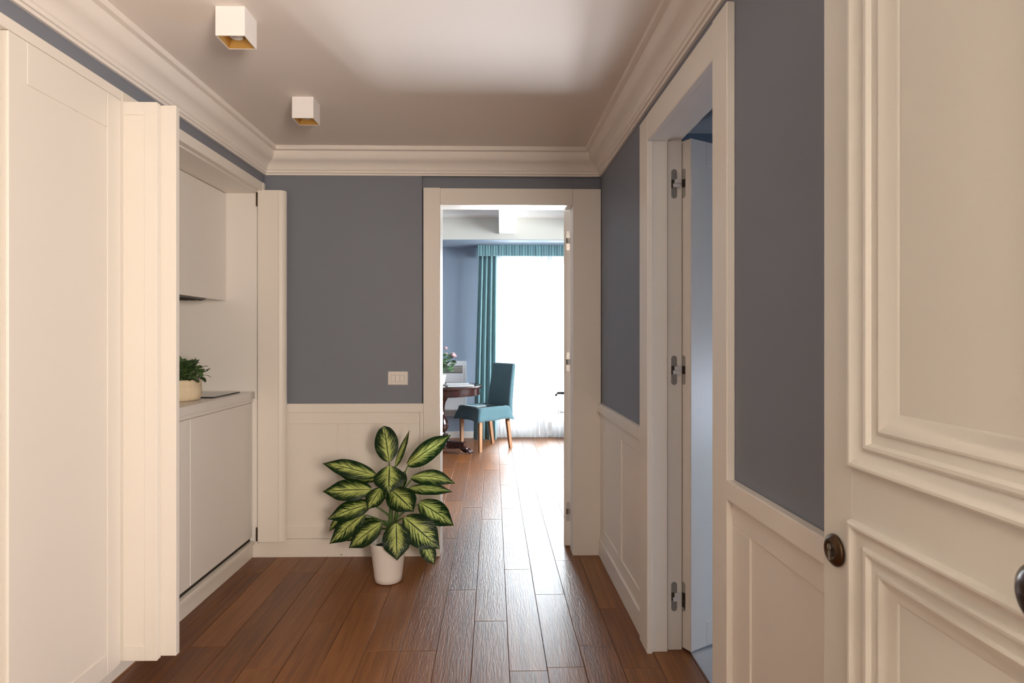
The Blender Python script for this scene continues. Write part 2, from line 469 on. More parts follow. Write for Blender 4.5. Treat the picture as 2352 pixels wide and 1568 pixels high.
# back wall with doorway; the part over the doorway stands a little deeper
DX0, DX1, DZ = -0.359, 0.430, 2.088
bk = W('wall_back', [(-2.12, -0.470, YB, 3.69, 0, ZC), (-0.470, DX0 - .03, YB + .022, 3.69, 0, ZC), (DX0 - .03, DX1 + .03, YB + .022, 3.69, DZ + .03, ZC),
                     (DX1 + .03, 0.75, YB + .022, 3.69, 0, ZC)], M_blue)
# right wall with bathroom doorway
W('wall_right', [(0.676, 0.80, 0.14, 1.69, 0, ZC), (0.676, 0.80, 1.69, 2.51, 2.14, ZC), (0.676, 0.80, 2.51, 3.62, 0, ZC)], M_blue, RW)
# front wall around the entrance
W('wall_front', [(-2.12, -0.34, 0.0, 0.12, 0, ZC), (0.655, 0.85, 0.0, 0.12, 0, ZC), (-0.34, 0.655, 0.0, 0.12, 2.14, ZC)], M_blue)
W('ceiling', [(-2.12, 0.90, 0.0, 3.70, ZC, ZC + .1)], M_ceil)
# landing behind the camera
W('wall_landing', [(-1.6, -1.5, -2.3, 0, 0, 2.6), (1.6, 1.7, -2.3, 0, 0, 2.6), (-1.6, 1.7, -2.4, -2.3, 0, 2.6), (-1.6, 1.7, -2.4, 0.0, 2.6, 2.7),
                   (-1.6, -0.34, -0.02, 0.0, 0, 2.6), (0.655, 1.6, -0.02, 0.0, 0, 2.6), (-0.34, 0.655, -0.02, 0.0, 2.14, 2.6)], M_white)
# bathroom
W('wall_bathroom', [(0.80, 2.6, 3.25, 3.35, 0, ZC), (2.5, 2.6, 0.9, 1.95, 0, ZC), (2.5, 2.6, 2.45, 3.25, 0, ZC), (2.5, 2.6, 1.95, 2.45, 0, 0.62),
                    (2.5, 2.6, 1.95, 2.45, 1.14, ZC), (0.80, 2.6, 0.85, 0.95, 0, ZC)], M_bluef)
W('ceiling', [(0.72, 2.6, 0.85, 3.35, ZC, ZC + .1)], M_ceil)
# far room
W('wall_far', [(-2.5, -0.14, YF, YF + .15, 0, 3.0), (1.16, 2.8, YF, YF + .15, 0, 3.0), (-0.14, 1.16, YF, YF + .15, 2.40, 3.0)], M_bluef)
W('wall_far_left', [(-2.6, -2.5, 3.69, YF + .15, 0, 3.0)], M_bluef)
W('wall_far_right', [(2.7, 2.8, 3.69, 5.0, 0, 3.0), (2.7, 2.8, 7.0, YF + .15, 0, 3.0), (2.7, 2.8, 5.0, 7.0, 0, 0.55), (2.7, 2.8, 5.0, 7.0, 2.4, 3.0)], M_bluef)
W('wall_far_back', [(-2.5, -2.12, 3.60, 3.69, 0, 3.0), (0.75, 2.7, 3.60, 3.69, 0, 3.0), (-2.12, 0.75, 3.62, 3.69, ZC + .1, 3.0),
                    (-2.12, DX0 - .03, 3.69, 3.70, 0, 3.0), (DX1 + .03, 2.7, 3.69, 3.70, 0, 3.0), (DX0 - .03, DX1 + .03, 3.69, 3.70, DZ + .03, 3.0)], M_bluef)
fc = W('ceiling', [(-2.6, 2.8, 3.62, YF + .15, 2.92, 3.02)], M_white)
for i, xx in enumerate((-2.35, -1.20, -0.02, 1.16, 2.3)):
    B('beam', xx, xx + 0.19, 3.70, 7.18, 2.533, 2.92, M_white, fc, 0.003)
B('beam', -2.5, 2.7, 7.02, 7.18, 2.73, 2.92, M_white, fc, 0.003)
W('trim_8', [(-2.5, 2.7, 7.179, YF, 2.463, 2.4695)], M_bluef)
bh = W('trim_1', [(-2.5, 2.7, 7.18, YF, 2.47, 2.92)], M_beam)
W('baseboard_far', [(-2.5, -0.14, YF - .014, YF, 0, 0.085)], M_wood)
# terrace outside
tr = W('terrace', [(-4, 5, YF + .15, 16, -0.2, -0.03), (2.95, 40, -20, YF + .15, -0.3, -0.13), (-40, -2.75, -20, YF + .15, -0.3, -0.13), (-40, 40, 16, 50, -0.3, -0.13),
    (-40, -4, YF + .15, 16, -0.3, -0.13), (5, 40, YF + .15, 16, -0.3, -0.13)], M_terr)
tr.name = 'floor_terrace'

# ---- crown moulding round the hall
prof = [(0.0, 2.262), (0.011, 2.262), (0.013, 2.272), (0.020, 2.274), (0.020, 2.287), (0.026, 2.291), (0.030, 2.302), (0.038, 2.315), (0.050, 2.326), (0.064, 2.333),
        (0.075, 2.342), (0.082, 2.355), (0.086, 2.370), (0.087, 2.384), (0.095, 2.385), (0.107, 2.387), (0.107, ZC)]
poly = [Vector((XL, 0.12)), Vector((rwx(0.676, 0.12), 0.12)), Vector((rwx(0.676, YB), YB)), Vector((XL, YB))]
bm = new(); sweep_frame(bm, poly, prof, lambda x, y, h: (x, y, h))
cr_ = fin('trim_2', bm, M_plas); tag(cr_, kind='structure')
md = cr_.modifiers.new('n', 'EDGE_SPLIT'); md.split_angle = math.radians(25)
for p in cr_.data.polygons: p.use_smooth = True

# ---- wainscot on the back wall: boards, stiles, rails, chair rail
def wains(parent, xf, spans, stiles, zt=(0.788, 0.857), zb=(0.107, 0.181), face=0.0, recess=0.007):
    """spans in wall coordinates u; face plane handled by xf((u, depth, z)), depth 0 = back plane, growing towards the room"""
    u0, u1 = spans
    bm = new(); box(bm, u0, u1, 0.0, 0.002, zb[1] - .01, zt[0] + .01, xf); fin('wainscot_board', bm, M_wood, parent)
    bm = new(); box(bm, u0, u1, 0.0, recess, zt[0], zt[1], xf); fin('top_rail', bm, M_wood, parent, bevel=0.0015, seg=1)
    bm = new(); box(bm, u0, u1, 0.0, recess, zb[0], zb[1], xf); fin('bottom_rail', bm, M_wood, parent, bevel=0.0015, seg=1)
    for a, b in stiles:
        bm = new(); box(bm, a, b, 0.0, recess, zb[1] + .0003, zt[0] - .0003, xf); fin('stile', bm, M_wood, parent, bevel=0.0015, seg=1)
t3 = empty('trim_3', (0, YB, 0)); tag(t3, kind='structure')
def bkxf(p): return (p[0], YB - p[1], p[2])
wains(t3, bkxf, (-1.46, -0.4830), [(-1.46, -1.33), (-0.972, -0.902), (-0.553, -0.4830)])
bm = new(); box(bm, -0.4815, -0.459, 0, 0.006, 0.107, 0.857, bkxf); fin('filler_strip', bm, M_wood, t3, bevel=0.001, seg=1)
bm = new(); box(bm, -1.402, -0.459, 0, 0.022, 0.857, 0.909, bkxf); fin('chair_rail', bm, M_wood, t3, bevel=0.003)
bb = B('baseboard_back', -1.467, -0.459, YB - .014, YB, 0.0, 0.1055, M_wood, bevel=0.001); tag(bb, kind='structure')
bm = new(); lathe(bm, [(0.0035, 0), (0.0035, -0.003), (0.002, -0.0045)], ((785 - 1150) / 1380 * 3.57, YB - .014, 0.014), 10, axis='Y'); fin('screw_cap', bm, M_nickel, bb)

# ---- casing of the doorway to the far room
d1 = empty('door_1', (0, YB, 0)); tag(d1, kind='structure')
YC = YB - 0.020
B('casing', -0.4585, DX0, YC, YB + .022, 0, 2.190, M_wood, d1, 0.002)
B('casing', DX1, 0.5985, YC, YB + .022, 0, 2.186, M_wood, d1, 0.002)
B('casing_head', DX0 + .0006, DX1 - .0006, YC + .0005, YB + .022, DZ, 2.187, M_wood, d1, 0.002)
B('jamb', DX0 - .03, DX0 + .001, YB + .022, 3.715, 0, DZ + .03, M_wood, d1, 0.001)
B('jamb', DX1 - .001, DX1 + .03, YB + .022, 3.705, 0, DZ + .03, M_wood, d1, 0.001)
B('jamb_head', DX0 + .001, DX1 - .001, YB + .022, 3.705, DZ, DZ + .03, M_wood, d1, 0.001)

def hinge(name, parent, c, ux, uz, nrm, w_, h_, mt_plate, mt_arm, arm_dir=1):
    """concealed hinge: rounded plate with dark slot and bright knuckle; ux = across, nrm = outwards"""
    ux, nrm = Vector(ux).normalized(), Vector(nrm).normalized(); c = Vector(c); Z = Vector((0, 0, 1))
    bm = new(); r = w_ / 2; pts = []
    for k in range(13): a = PI * k / 12; pts.append((r * math.cos(a), h_ / 2 - r + r * math.sin(a)))
    for k in range(13): a = PI + PI * k / 12; pts.append((r * math.cos(a), -h_ / 2 + r + r * math.sin(a)))
    lo = [bm.verts.new(c + x * ux + z * Z) for x, z in pts]; hi = [bm.verts.new(c + x * ux + z * Z + nrm * 0.0012) for x, z in pts]
    bm.faces.new(lo[::-1]); bm.faces.new(hi)
    for i in range(len(pts)): bm.faces.new((lo[i], lo[(i + 1) % len(pts)], hi[(i + 1) % len(pts)], hi[i]))
    o = fin(name, bm, mt_plate, parent)
    def slab(nm, x0, x1, z0, z1, n0, n1, m):
        bm = new()
        v = [bm.verts.new(c + x * ux + z * Z + n * nrm) for n in (n0, n1) for (x, z) in ((x0, z0), (x1, z0), (x1, z1), (x0, z1))]
        for f in ((0, 3, 2, 1), (4, 5, 6, 7), (0, 1, 5, 4), (1, 2, 6, 5), (2, 3, 7, 6), (3, 0, 4, 7)): bm.faces.new([v[i] for i in f])
        return fin(nm, bm, m, o)
    slab('slot', -r * .98, r * .98, -0.017, 0.017, 0.0012, 0.0018, M_dark)
    return o, slab

# leaf of that door, swung open into the far room, seen on its hinge edge
lf = empty('door_leaf', (0.41, 3.73, 0), kind='structure', parent=d1)
hp = Vector((0.392, 3.722)); dv = Vector((0.0925, 0.79)).normalized(); nv = Vector((dv.y, -dv.x))
def leafbox(bm, a0, a1, n0, n1, z0, z1, o2=hp, d2=dv, n2=nv):
    def xf(p):
        q = o2 + d2 * p[0] + n2 * p[1]; return (q.x, q.y, p[2])
    box(bm, a0, a1, n0, n1, z0, z1, xf)
bm = new(); leafbox(bm, 0, 0.80, 0, 0.047, 0.010, 2.088); slab_ = fin('leaf_panel', bm, M_wood, lf, bevel=0.002, seg=1)
for zz in (1.900, 1.148, 0.222):
    c = hp + nv * 0.026 - dv * 0.0005
    o, slab = hinge('hinge', lf, (c.x, c.y, zz), (nv.x, nv.y, 0), None, (-dv.x, -dv.y, 0), 0.022, 0.120, M_chrome, M_chrome)
    slab('knuckle', -0.004, 0.020, -0.016, 0.016, 0.0018, 0.006, M_nickel)
# lever handle and key on the room side
hb = hp + dv * 0.735
def hl(a, n, z): q = hp + dv * a - nv * n; return (q.x, q.y, z)
bm = new(); tube(bm, [hl(0.735, 0, 0.888), hl(0.735, 0.052, 0.888), hl(0.725, 0.062, 0.887), hl(0.63, 0.064, 0.882)], [0.010, 0.009, 0.010, 0.009], 10)
tube(bm, [hl(0.735, 0, 0.888), hl(0.735, 0.006, 0.888)], [0.025, 0.024], 16)
M_dsteel = mat('dark_steel', (0.035, 0.038, 0.045), 0.45)
fin('lever_handle', bm, M_dsteel, lf, smooth=False)
bm = new(); tube(bm, [hl(0.735, 0, 0.745), hl(0.735, 0.030, 0.745)], 0.0035, 8)
ring = [hl(0.735, 0.040 + 0.010 * math.cos(a), 0.745 + 0.012 * math.sin(a)) for a in [2 * PI * k / 14 for k in range(15)]]
tube(bm, ring, 0.003, 6)
tube(bm, [hl(0.735, 0, 0.745), hl(0.735, 0.005, 0.745)], [0.018, 0.017], 12)
fin('key', bm, M_dsteel, lf)

# ---- right wall: casing, jambs and leaf of the bathroom door
d2 = empty('door_2', RW((0.676, 2.08, 0)), kind='structure')
R0, R1, RZ = 1.727, 2.444, 2.108
B('casing', 0.653, 0.676, R1, R1 + .124, 0, 2.215, M_wood, d2, 0.002, RW)
B('casing', 0.653, 0.676, 1.620, R0, 0, 2.221, M_wood, d2, 0.002, RW)
B('casing_head', 0.6535, 0.676, R0 + .0006, R1 - .0006, RZ, 2.217, M_wood, d2, 0.002, RW)
B('jamb', 0.676, 0.742, R1 + .016, R1 + .066, 0, RZ + .03, M_wood, d2, 0.001, RW)
B('jamb', 0.7425, 0.807, R1 + .030, R1 + .066, 0, RZ + .03, M_wood, d2, 0.001, RW)
B('jamb', 0.676, 0.742, R0 - .04, R0 - .012, 0, RZ + .03, M_wood, d2, 0.001, RW)
B('jamb', 0.7425, 0.807, R0 - .04, R0 - .026, 0, RZ + .03, M_wood, d2, 0.001, RW)
B('jamb_head', 0.676, 0.742, R0 - .012, R1 + .016, RZ + .005, RZ + .03, M_wood, d2, 0.001, RW)
B('jamb_head', 0.7425, 0.807, R0 - .026, R1 + .030, RZ + .016, RZ + .03, M_wood, d2, 0.001, RW)
M_joint = mat('joint_line_shadow_gap', (0.32, 0.28, 0.23), 0.8)  # thin strips, their darker colour stands in for shade in the jamb seams
B('joint_shade', 0.6752, 0.6764, R1 + .0145, R1 + .020, 0.002, RZ, M_joint, d2, 0, RW)
B('joint_shade', 0.7408, 0.7428, R1 + .0150, R1 + .034, 0.002, RZ, M_joint, d2, 0, RW)
B('joint_shade', 0.8062, 0.8085, R1 + .0290, R1 + .050, 0.002, RZ, M_joint, d2, 0, RW)
lb = empty('door_leaf', (0.78, 2.45, 0), kind='structure', parent=d2)
oB = Vector((0.781, 2.451)); dB = Vector((0.865, 0.50)).normalized(); nB = Vector((-dB.y, dB.x))
def bl(name, a0, a1, n0, n1, z0, z1, m=M_wood, bev=0.0015, par=lb):
    bm = new(); leafbox(bm, a0, a1, n0, n1, z0, z1, oB, dB, nB); return fin(name, bm, m, par, bevel=bev, seg=1)
bl('leaf_core', 0, 0.72, 0.007, 0.052, 0.009, 2.118)
bl('stile', 0, 0.0935, 0, 0.007, 0.009, 2.118); bl('stile', 0.6265, 0.72, 0, 0.007, 0.009, 2.118)
bl('top_rail', 0.0938, 0.6262, 0, 0.007, 2.018, 2.118); bl('bottom_rail', 0.0938, 0.6262, 0, 0.007, 0.009, 0.11)
for i, zz in enumerate((1.940, 1.164, 0.222)):
    # plate on the jamb
    cj = RW((0.7745, R1 + .030, zz))
    n_j = (-math.sin(WA) * -1 * 0, -1, 0)
    o, slab = hinge('hinge', d2, cj, (1, 0.02, 0), None, (0, -1, 0), 0.024, 0.122, M_plate1, M_chrome)
    slab('knuckle', 0.000, 0.027, 0.0005, 0.0165, 0.0018, 0.012, M_satin)
    slab('knuckle', -0.006, 0.022, -0.0165, -0.0005, 0.0018, 0.010, M_satin)
    cl = oB + nB * 0.0405 - dB * 0.0004
    o, slab = hinge('hinge', lb, (cl.x, cl.y, zz + .001), (-nB.x, -nB.y, 0), None, (-dB.x, -dB.y, 0), 0.0215, 0.122, M_plate2, M_chrome)
    if i == 2:
        slab('adjusting_screw', -0.006, 0.006, -0.054, -0.044, 0.0012, 0.003, M_chrome)
        slab('open_plate', -0.010, 0.010, -0.050, -0.018, 0.0013, 0.0020, M_dark)
bl('lever_handle', 0.64, 0.70, -0.05, -0.035, 1.02, 1.035, M_nickel, 0.003)

# wainscot on the right wall
def rxf(p): return RW((0.676 - p[1], p[0], p[2]))
t4 = empty('trim_4', RW((0.676, 3.0, 0)), kind='structure')
wains(t4, rxf, (2.5685, 3.578), [(2.5685, 2.64), (3.00, 3.085), (3.445, 3.578)], face=0)
bm = new(); box(bm, 2.5685, 3.575, 0, 0.024, 0.857, 0.911, rxf); fin('chair_rail', bm, M_wood, t4, bevel=0.003)
b4 = B('baseboard_right', 0.660, 0.676, 2.5685, 3.574, 0, 0.1055, M_wood, bevel=0.002, xf=RW); tag(b4, kind='structure')
t5 = empty('trim_5', RW((0.676, 1.0, 0)), kind='structure')
wains(t5, rxf, (0.15, 1.6195), [(0.15, 0.26), (0.83, 0.91), (1.512, 1.6195)], face=0)
bm = new(); box(bm, 0.15, 1.636, 0, 0.024, 0.857, 0.911, rxf); fin('chair_rail', bm, M_wood, t5, bevel=0.003)
b5 = B('baseboard_right', 0.660, 0.676, 0.15, 1.6195, 0, 0.1055, M_wood, bevel=0.002, xf=RW); tag(b5, kind='structure')

# ---- entrance door: open leaf close to the right wall, cylinder and knob
d3 = empty('door_3', RW((0.62, 0.6, 0)), kind='structure')
S0, S1 = 0.165, 1.052
def eb(name, n0, n1, s0, s1, z0, z1, m=M_entr, bev=0.002): return B(name, n0, n1, s0, s1, z0, z1, m, d3, bev, RW)
eb('leaf_core', 0.6125, 0.645, S0, S1, 0.008, 2.10)
cols = ((0.557, 0.967), (0.235, 0.515)); rows = ((1.088, 2.00), (0.14, 0.999))
for a, b in ((0.967, S1), (0.515, 0.557), (S0, 0.235)): eb('stile', 0.600, 0.6125, a, b, 0.008, 2.10)
for ca, cb_ in cols:
    for a, b in ((2.00, 2.10), (0.999, 1.088), (0.008, 0.14)): eb('rail', 0.600, 0.6125, ca + .0002, cb_ - .0002, a, b, bev=0.0003)
mprof = [(-0.002, 0.0), (-0.0005, 0.009), (0.003, 0.011), (0.007, 0.0105), (0.010, 0.008), (0.018, 0.004), (0.032, 0.001), (0.033, 0.0045), (0.037, 0.006), (0.042, 0.005), (0.046, -0.002), (0.062, -0.003), (0.063, 0.000), (0.067, 0.001), (0.072, -0.001), (0.084, -0.0075), (0.092, -0.0095), (0.097, -0.0122)]
for (ca, cb_) in cols:
    for (ra, rb) in rows:
        bm = new()
        pl = [Vector((ca, ra)), Vector((cb_, ra)), Vector((cb_, rb)), Vector((ca, rb))]
        sweep_frame(bm, pl, mprof, lambda u, v, h: RW((0.600 - h, u, v)))
        o = fin('panel_moulding', bm, M_entr, d3)
        for p in o.data.polygons: p.use_smooth = True
        md = o.modifiers.new('n', 'EDGE_SPLIT'); md.split_angle = math.radians(28)
# escutcheon with lock cylinder
cc = Vector(RW((0.600, 1.012, 0.934)))
bm = new(); lathe(bm, [(0.001, -0.001), (0.0265, -0.001), (0.0275, -0.004), (0.0255, -0.007), (0.0235, -0.0085), (0.0205, -0.0115), (0.017, -0.0125), (0.012, -0.0115), (0.011, -0.009), (0.001, -0.009)], cc, 36, 'X', cap=False)
for f_ in bm.faces: f_.smooth = True
es = fin('escutcheon', bm, M_bronze, d3, smooth=True)
bm = new()
pts = [(0.0048 * math.sin(2 * PI * k / 16), 0.0048 * math.cos(2 * PI * k / 16) + 0.0052) for k in range(16)]
lathe(bm, [(0.0062, -0.008), (0.0062, -0.0135), (0.001, -0.0135)], cc + Vector((0, 0, 0.0055)), 18, 'X')
box(bm, cc.x - 0.0135, cc.x - 0.008, cc.y - 0.0032, cc.y + 0.0032, cc.z - 0.0165, cc.z + 0.002)
fin('lock_cylinder', bm, M_chrome, es)
bm = new(); box(bm, cc.x - 0.0139, cc.x - 0.0134, cc.y - 0.0005, cc.y + 0.0005, cc.z + 0.001, cc.z + 0.010); fin('keyway', bm, M_dark, es)
kc = Vector(RW((0.600, 0.555, 1.049)))
bm = new(); lathe(bm, [(0.001, -0.001), (0.034, -0.001), (0.034, -0.005), (0.026, -0.009), (0.014, -0.012), (0.012, -0.028), (0.016, -0.034), (0.028, -0.040), (0.0345, -0.050), (0.036, -0.058), (0.033, -0.067), (0.024, -0.074), (0.010, -0.077), (0.0008, -0.0775)], kc, 40, 'X', cap=False)
fin('door_knob', bm, M_knob, d3, smooth=True)
# frame of the entrance
d4 = empty('trim_6', (0.15, 0.06, 0), kind='structure')
B('jamb', -0.34, -0.30, -0.03, 0.135, 0, 2.14, M_wood, d4, 0.002); B('jamb', 0.625, 0.655, -0.03, 0.125, 0, 2.14, M_wood, d4, 0.002)
B('jamb_head', -0.30, 0.625, -0.03, 0.135, 2.105, 2.14, M_wood, d4, 0.002)

# ================================================================== LEFT CLOSET AND KITCHENETTE
YN0, YN1 = 2.262, 3.557
t7 = empty('trim_7', (-1.39, 2.0, 0), kind='structure')
B('casing_head', XL - .02, -1.388, 0.13, 2.230, 2.169, 2.204, M_wood, t7, 0.0015)
B('casing_head', XL - .02, -1.388, 2.2306, 3.530, 2.154, 2.204, M_wood, t7, 0.0015)
B('end_block', XL - .02, -1.384, 3.531, 3.560, 2.100, 2.204, M_wood, t7, 0.002)
B('closet_frame', -1.43, -1.402, 0.13, 1.713, 0.10, 2.168, M_wood, t7, 0.002)
kb = B('baseboard_left', -1.485, -1.467, 0.13, YB - .014, 0, 0.085, M_wood, bevel=0.001); tag(kb, kind='structure')
# closet carcass partitions (niche sides, top, back)
nb = empty('kitchen_niche', (-1.7, 2.9, 0), 'white lined niche of the kitchenette between two folded doors', 'niche')
B('side_panel', -2.025, -1.428, YN1, YN1 + .020, 0.09, 2.165, M_cab, nb, 0.001)
B('side_panel', -2.025, -1.435, YN0 - .02, YN0, 0.09, 2.165, M_cab, nb, 0.001)
B('back_panel', -2.028, -2.012, YN0, YN1, 0.09, 2.146, M_cab, nb, 0.001)
B('top_panel', -2.010, -1.420, YN0 + .001, YN1 - .001, 2.146, 2.163, M_wood, nb, 0.001)
B('door_track', -1.470, -1.442, YN0, YN1 + .02, 0.087, 0.108, M_wood, nb, 0.0015)

# flat closet leaf parallel to the wall
def shaker(root, axis, fixed, sgn, a0, a1, z0, z1, th, st, rec=0.004, dual=None):
    pass
cl = empty('closet_door', (-1.40, 1.97, 0.108), 'tall flat cream closet door with thin framed panel, parallel to the left wall', 'closet door')
Y0, Y1, Z0, Z1 = 1.721, 2.221, 0.108, 2.167
B('leaf_core', -1.425, -1.392, Y0, Y1, Z0, Z1, M_wood, cl, 0.001)
B('stile', -1.392, -1.388, Y0, Y0 + 0.068, Z0, Z1, M_wood, cl, 0.0012); B('stile', -1.392, -1.388, Y1 - 0.072, Y1, Z0, Z1, M_wood, cl, 0.0012)
B('top_rail', -1.392, -1.388, Y0 + .0684, Y1 - .0724, Z1 - .125, Z1, M_wood, cl, 0.0012); B('bottom_rail', -1.392, -1.388, Y0 + .0684, Y1 - .0724, Z0, Z0 + .075, M_wood, cl, 0.0012)

# folded pair at the near end of the kitchenette
fd = empty('folding_door', (-1.30, 2.24, 0.105), 'bright cream folding closet door standing open at right angles near the camera', 'folding door')
f1 = B('leaf', -1.398, -1.262, 2.2345, 2.256, 0.113, 2.165, M_wood, fd, 0.0015)
B('stile', -1.3085, -1.262, 2.2305, 2.2345, 0.113, 2.165, M_wood, f1, 0.0010); B('stile', -1.398, -1.381, 2.2305, 2.2345, 0.113, 2.165, M_wood, f1, 0.0010)
B('top_rail', -1.3806, -1.3089, 2.2305, 2.2345, 2.117, 2.165, M_wood, f1, 0.0010); B('bottom_rail', -1.3806, -1.3089, 2.2305, 2.2345, 0.113, 0.168, M_wood, f1, 0.0010)
bm = new(); box(bm, -1.398, -1.207, 2.258, 2.282, 0.117, 2.163); fin('leaf', bm, M_wood, fd, bevel=0.002)
# folded leaf at the far end with a rounded edge
ff = empty('folding_door', (-1.33, 3.54, 0.108), 'narrow cream folding closet door with a rounded edge, folded against the back wall', 'folding door')
xa, xb, ya, yb = -1.413, -1.2575, 3.520, 3.562
polyl = [(xa, yb), (xa, ya)] + [(-1.293 + 0.0355 * math.sin(PI / 2 * k / 8), ya + 0.036 - 0.036 * math.cos(PI / 2 * k / 8)) for k in range(9)] + [(xb, yb)]
bm = new(); prism(bm, polyl, 0.110, 2.158)
o = fin('leaf', bm, M_wood, ff)
md = o.modifiers.new('b', 'BEVEL'); md.width = 0.0012; md.segments = 1; md.limit_method = 'ANGLE'
B('groove', -1.2945, -1.2935, 3.5195, 3.5202, 0.112, 2.156, mat('joint_line', (0.45, 0.40, 0.34), 0.7), ff, 0)
for zz in (2.10, 0.15):
    B('pivot', -1.422, -1.4155, 3.521, 3.532, zz - .035, zz + .045, M_bronze, ff, 0.0005)

# base cabinet, worktop, hob, upper cabinet
bc = empty('base_cabinet', (-1.72, 2.9, 0.1), 'white handleless base cabinet with two doors under the worktop', 'cabinet')
B('carcass', -2.008, -1.478, YN0 + .002, YN1 - .002, 0.09, 0.915, M_cab, bc, 0.001)
B('door', -1.477, -1.456, 2.8490, YN1 - .003, 0.132, 0.918, M_cab, bc, 0.0015)
B('door', -1.477, -1.456, YN0 + .003, 2.8455, 0.132, 0.918, M_cab, bc, 0.0015)
B('plinth', -1.478, -1.471, YN0 + .003, YN1 - .003, 0.092, 0.125, M_dark, bc, 0)
B('grip_rail', -2.008, -1.452, YN0 + .002, YN1 - .002, 0.921, 0.942, M_cab, bc, 0.001)
wt = B('worktop', -2.008, -1.437, YN0 + .002, YN1 - .016, 0.943, 0.985, M_top, bevel=0.0015, loc=(-1.72, 2.9, 0.943)); tag(wt, 'white worktop running across the kitchenette niche', 'worktop')
hb_ = empty('induction_hob', (-1.7, 3.30, 0.985), 'thin black glass induction hob set on the white worktop', 'hob')
B('glass_plate', -1.990, -1.492, 3.152, 3.468, 0.9855, 0.9915, M_hob, hb_, 0.001)
for yy in (3.23, 3.39):
    bm = new(); lathe(bm, [(0.06, 0.0), (0.062, 0.0)], (-1.74, yy, 0.99165), 32, cap=False); fin('ring_mark', bm, M_steel, hb_)
uc = empty('wall_cabinet', (-1.8, 2.9, 1.518), 'white wall cabinet with a plain front hanging in the kitchenette niche', 'cabinet')
B('carcass', -2.008, -1.632, YN0 + .002, YN1 - .002, 1.520, 2.144, M_cab, uc, 0.001)
B('door', -1.631, -1.611, YN0 + .003, YN1 - .003, 1.516, 2.143, M_cab, uc, 0.0012)
gr = B('extractor_grille', -1.95, -1.633, 2.32, 3.36, 1.508, 1.5198, M_steel, uc, 0.001)
for i in range(7): B('slat', -1.905 + i * .04, -1.880 + i * .04, 2.34, 3.34, 1.504, 1.508, M_dark, gr, 0)

# ================================================================== CEILING SPOTS
def spot(x0, y0, label):
    c = (x0 + .049, y0 + .049, ZC)
    r = empty('ceiling_spotlight', c, label, 'ceiling light', 'cube spotlights on the hall ceiling')
    s_ = 0.098; z0 = ZC - .098
    bm = new()
    t_ = 0.0035
    for b in ((x0, x0 + t_, y0, y0 + s_), (x0 + s_ - t_, x0 + s_, y0, y0 + s_), (x0 + t_, x0 + s_ - t_, y0, y0 + t_), (x0 + t_, x0 + s_ - t_, y0 + s_ - t_, y0 + s_)):
        box(bm, *b, z0, ZC)
    fin('housing', bm, M_cube, r)
    bm = new(); a = t_; i_ = 0.024; zt = z0 + .034
    lo = [bm.verts.new(p) for p in ((x0 + a, y0 + a, z0 + .001), (x0 + s_ - a, y0 + a, z0 + .001), (x0 + s_ - a, y0 + s_ - a, z0 + .001), (x0 + a, y0 + s_ - a, z0 + .001))]
    hi = [bm.verts.new(p) for p in ((x0 + i_, y0 + i_, zt), (x0 + s_ - i_, y0 + i_, zt), (x0 + s_ - i_, y0 + s_ - i_, zt), (x0 + i_, y0 + s_ - i_, zt))]
    for k in range(4): bm.faces.new((lo[k], lo[(k + 1) % 4], hi[(k + 1) % 4], hi[k]))
    bm.faces.new(hi)
    fin('reflector', bm, M_gold, r)
    bm = new(); lathe(bm, [(0.024, 0.018), (0.0245, -0.010), (0.022, -0.016), (0.019, -0.0155), (0.0185, -0.013), (0.001, -0.012)], (c[0], c[1], zt), 28, cap=False)
    fin('bulb', bm, M_glassw, r, smooth=True)
spot(-0.9555, 2.031, 'white cube ceiling spotlight with brass inside, the one nearer the camera')
spot(-0.9615, 2.788, 'white cube ceiling spotlight with brass inside, the one nearer the back wall')

# light switch
sw = empty('light_switch', (-0.612, YB, 1.057), 'white three-button light switch on the blue wall left of the doorway', 'light switch')
pl = [Vector((-0.672, 1.017)), Vector((-0.5525, 1.017)), Vector((-0.5525, 1.098)), Vector((-0.672, 1.098))]
bm = new(); sweep_frame(bm, pl, [(0, 0), (0.0005, 0.004), (0.006, 0.0085), (0.019, 0.0085), (0.0195, 0.006), (0.022, 0.006)], lambda u, v, h: (u, YB - h, v)); fin('cover_frame', bm, M_plast, sw)
B('base_plate', -0.651, -0.5735, YB - .0062, YB - .001, 1.037, 1.078, M_dark, sw, 0)
for k in range(3):
    B('rocker', -0.6515 + k * .0262, -0.6515 + k * .0262 + .0250, YB - .0095, YB - .0063, 1.0375, 1.0775, M_plast, sw, 0.0008)

# ================================================================== BIG PLANT
PC = at(892, 1335, 3.215); PC.z = 0
pot = empty('potted_dieffenbachia', PC, 'large plant with pale-centred green leaves in a white pot on the wooden floor', 'potted plant')
bm = new(); lathe(bm, [(0.002, 0.002), (0.064, 0.002), (0.070, 0.006), (0.074, 0.03), (0.092, 0.185), (0.0985, 0.213), (0.0975, 0.217), (0.0935, 0.215), (0.088, 0.19), (0.086, 0.17), (0.002, 0.17)], PC, 48, cap=False)
fin('pot', bm, M_pot, pot, smooth=True)
bm = new(); lathe(bm, [(0.0005, 0.180), (0.04, 0.181), (0.0865, 0.178)], PC, 32, cap=False); fin('soil', bm, M_soil, pot, smooth=True)

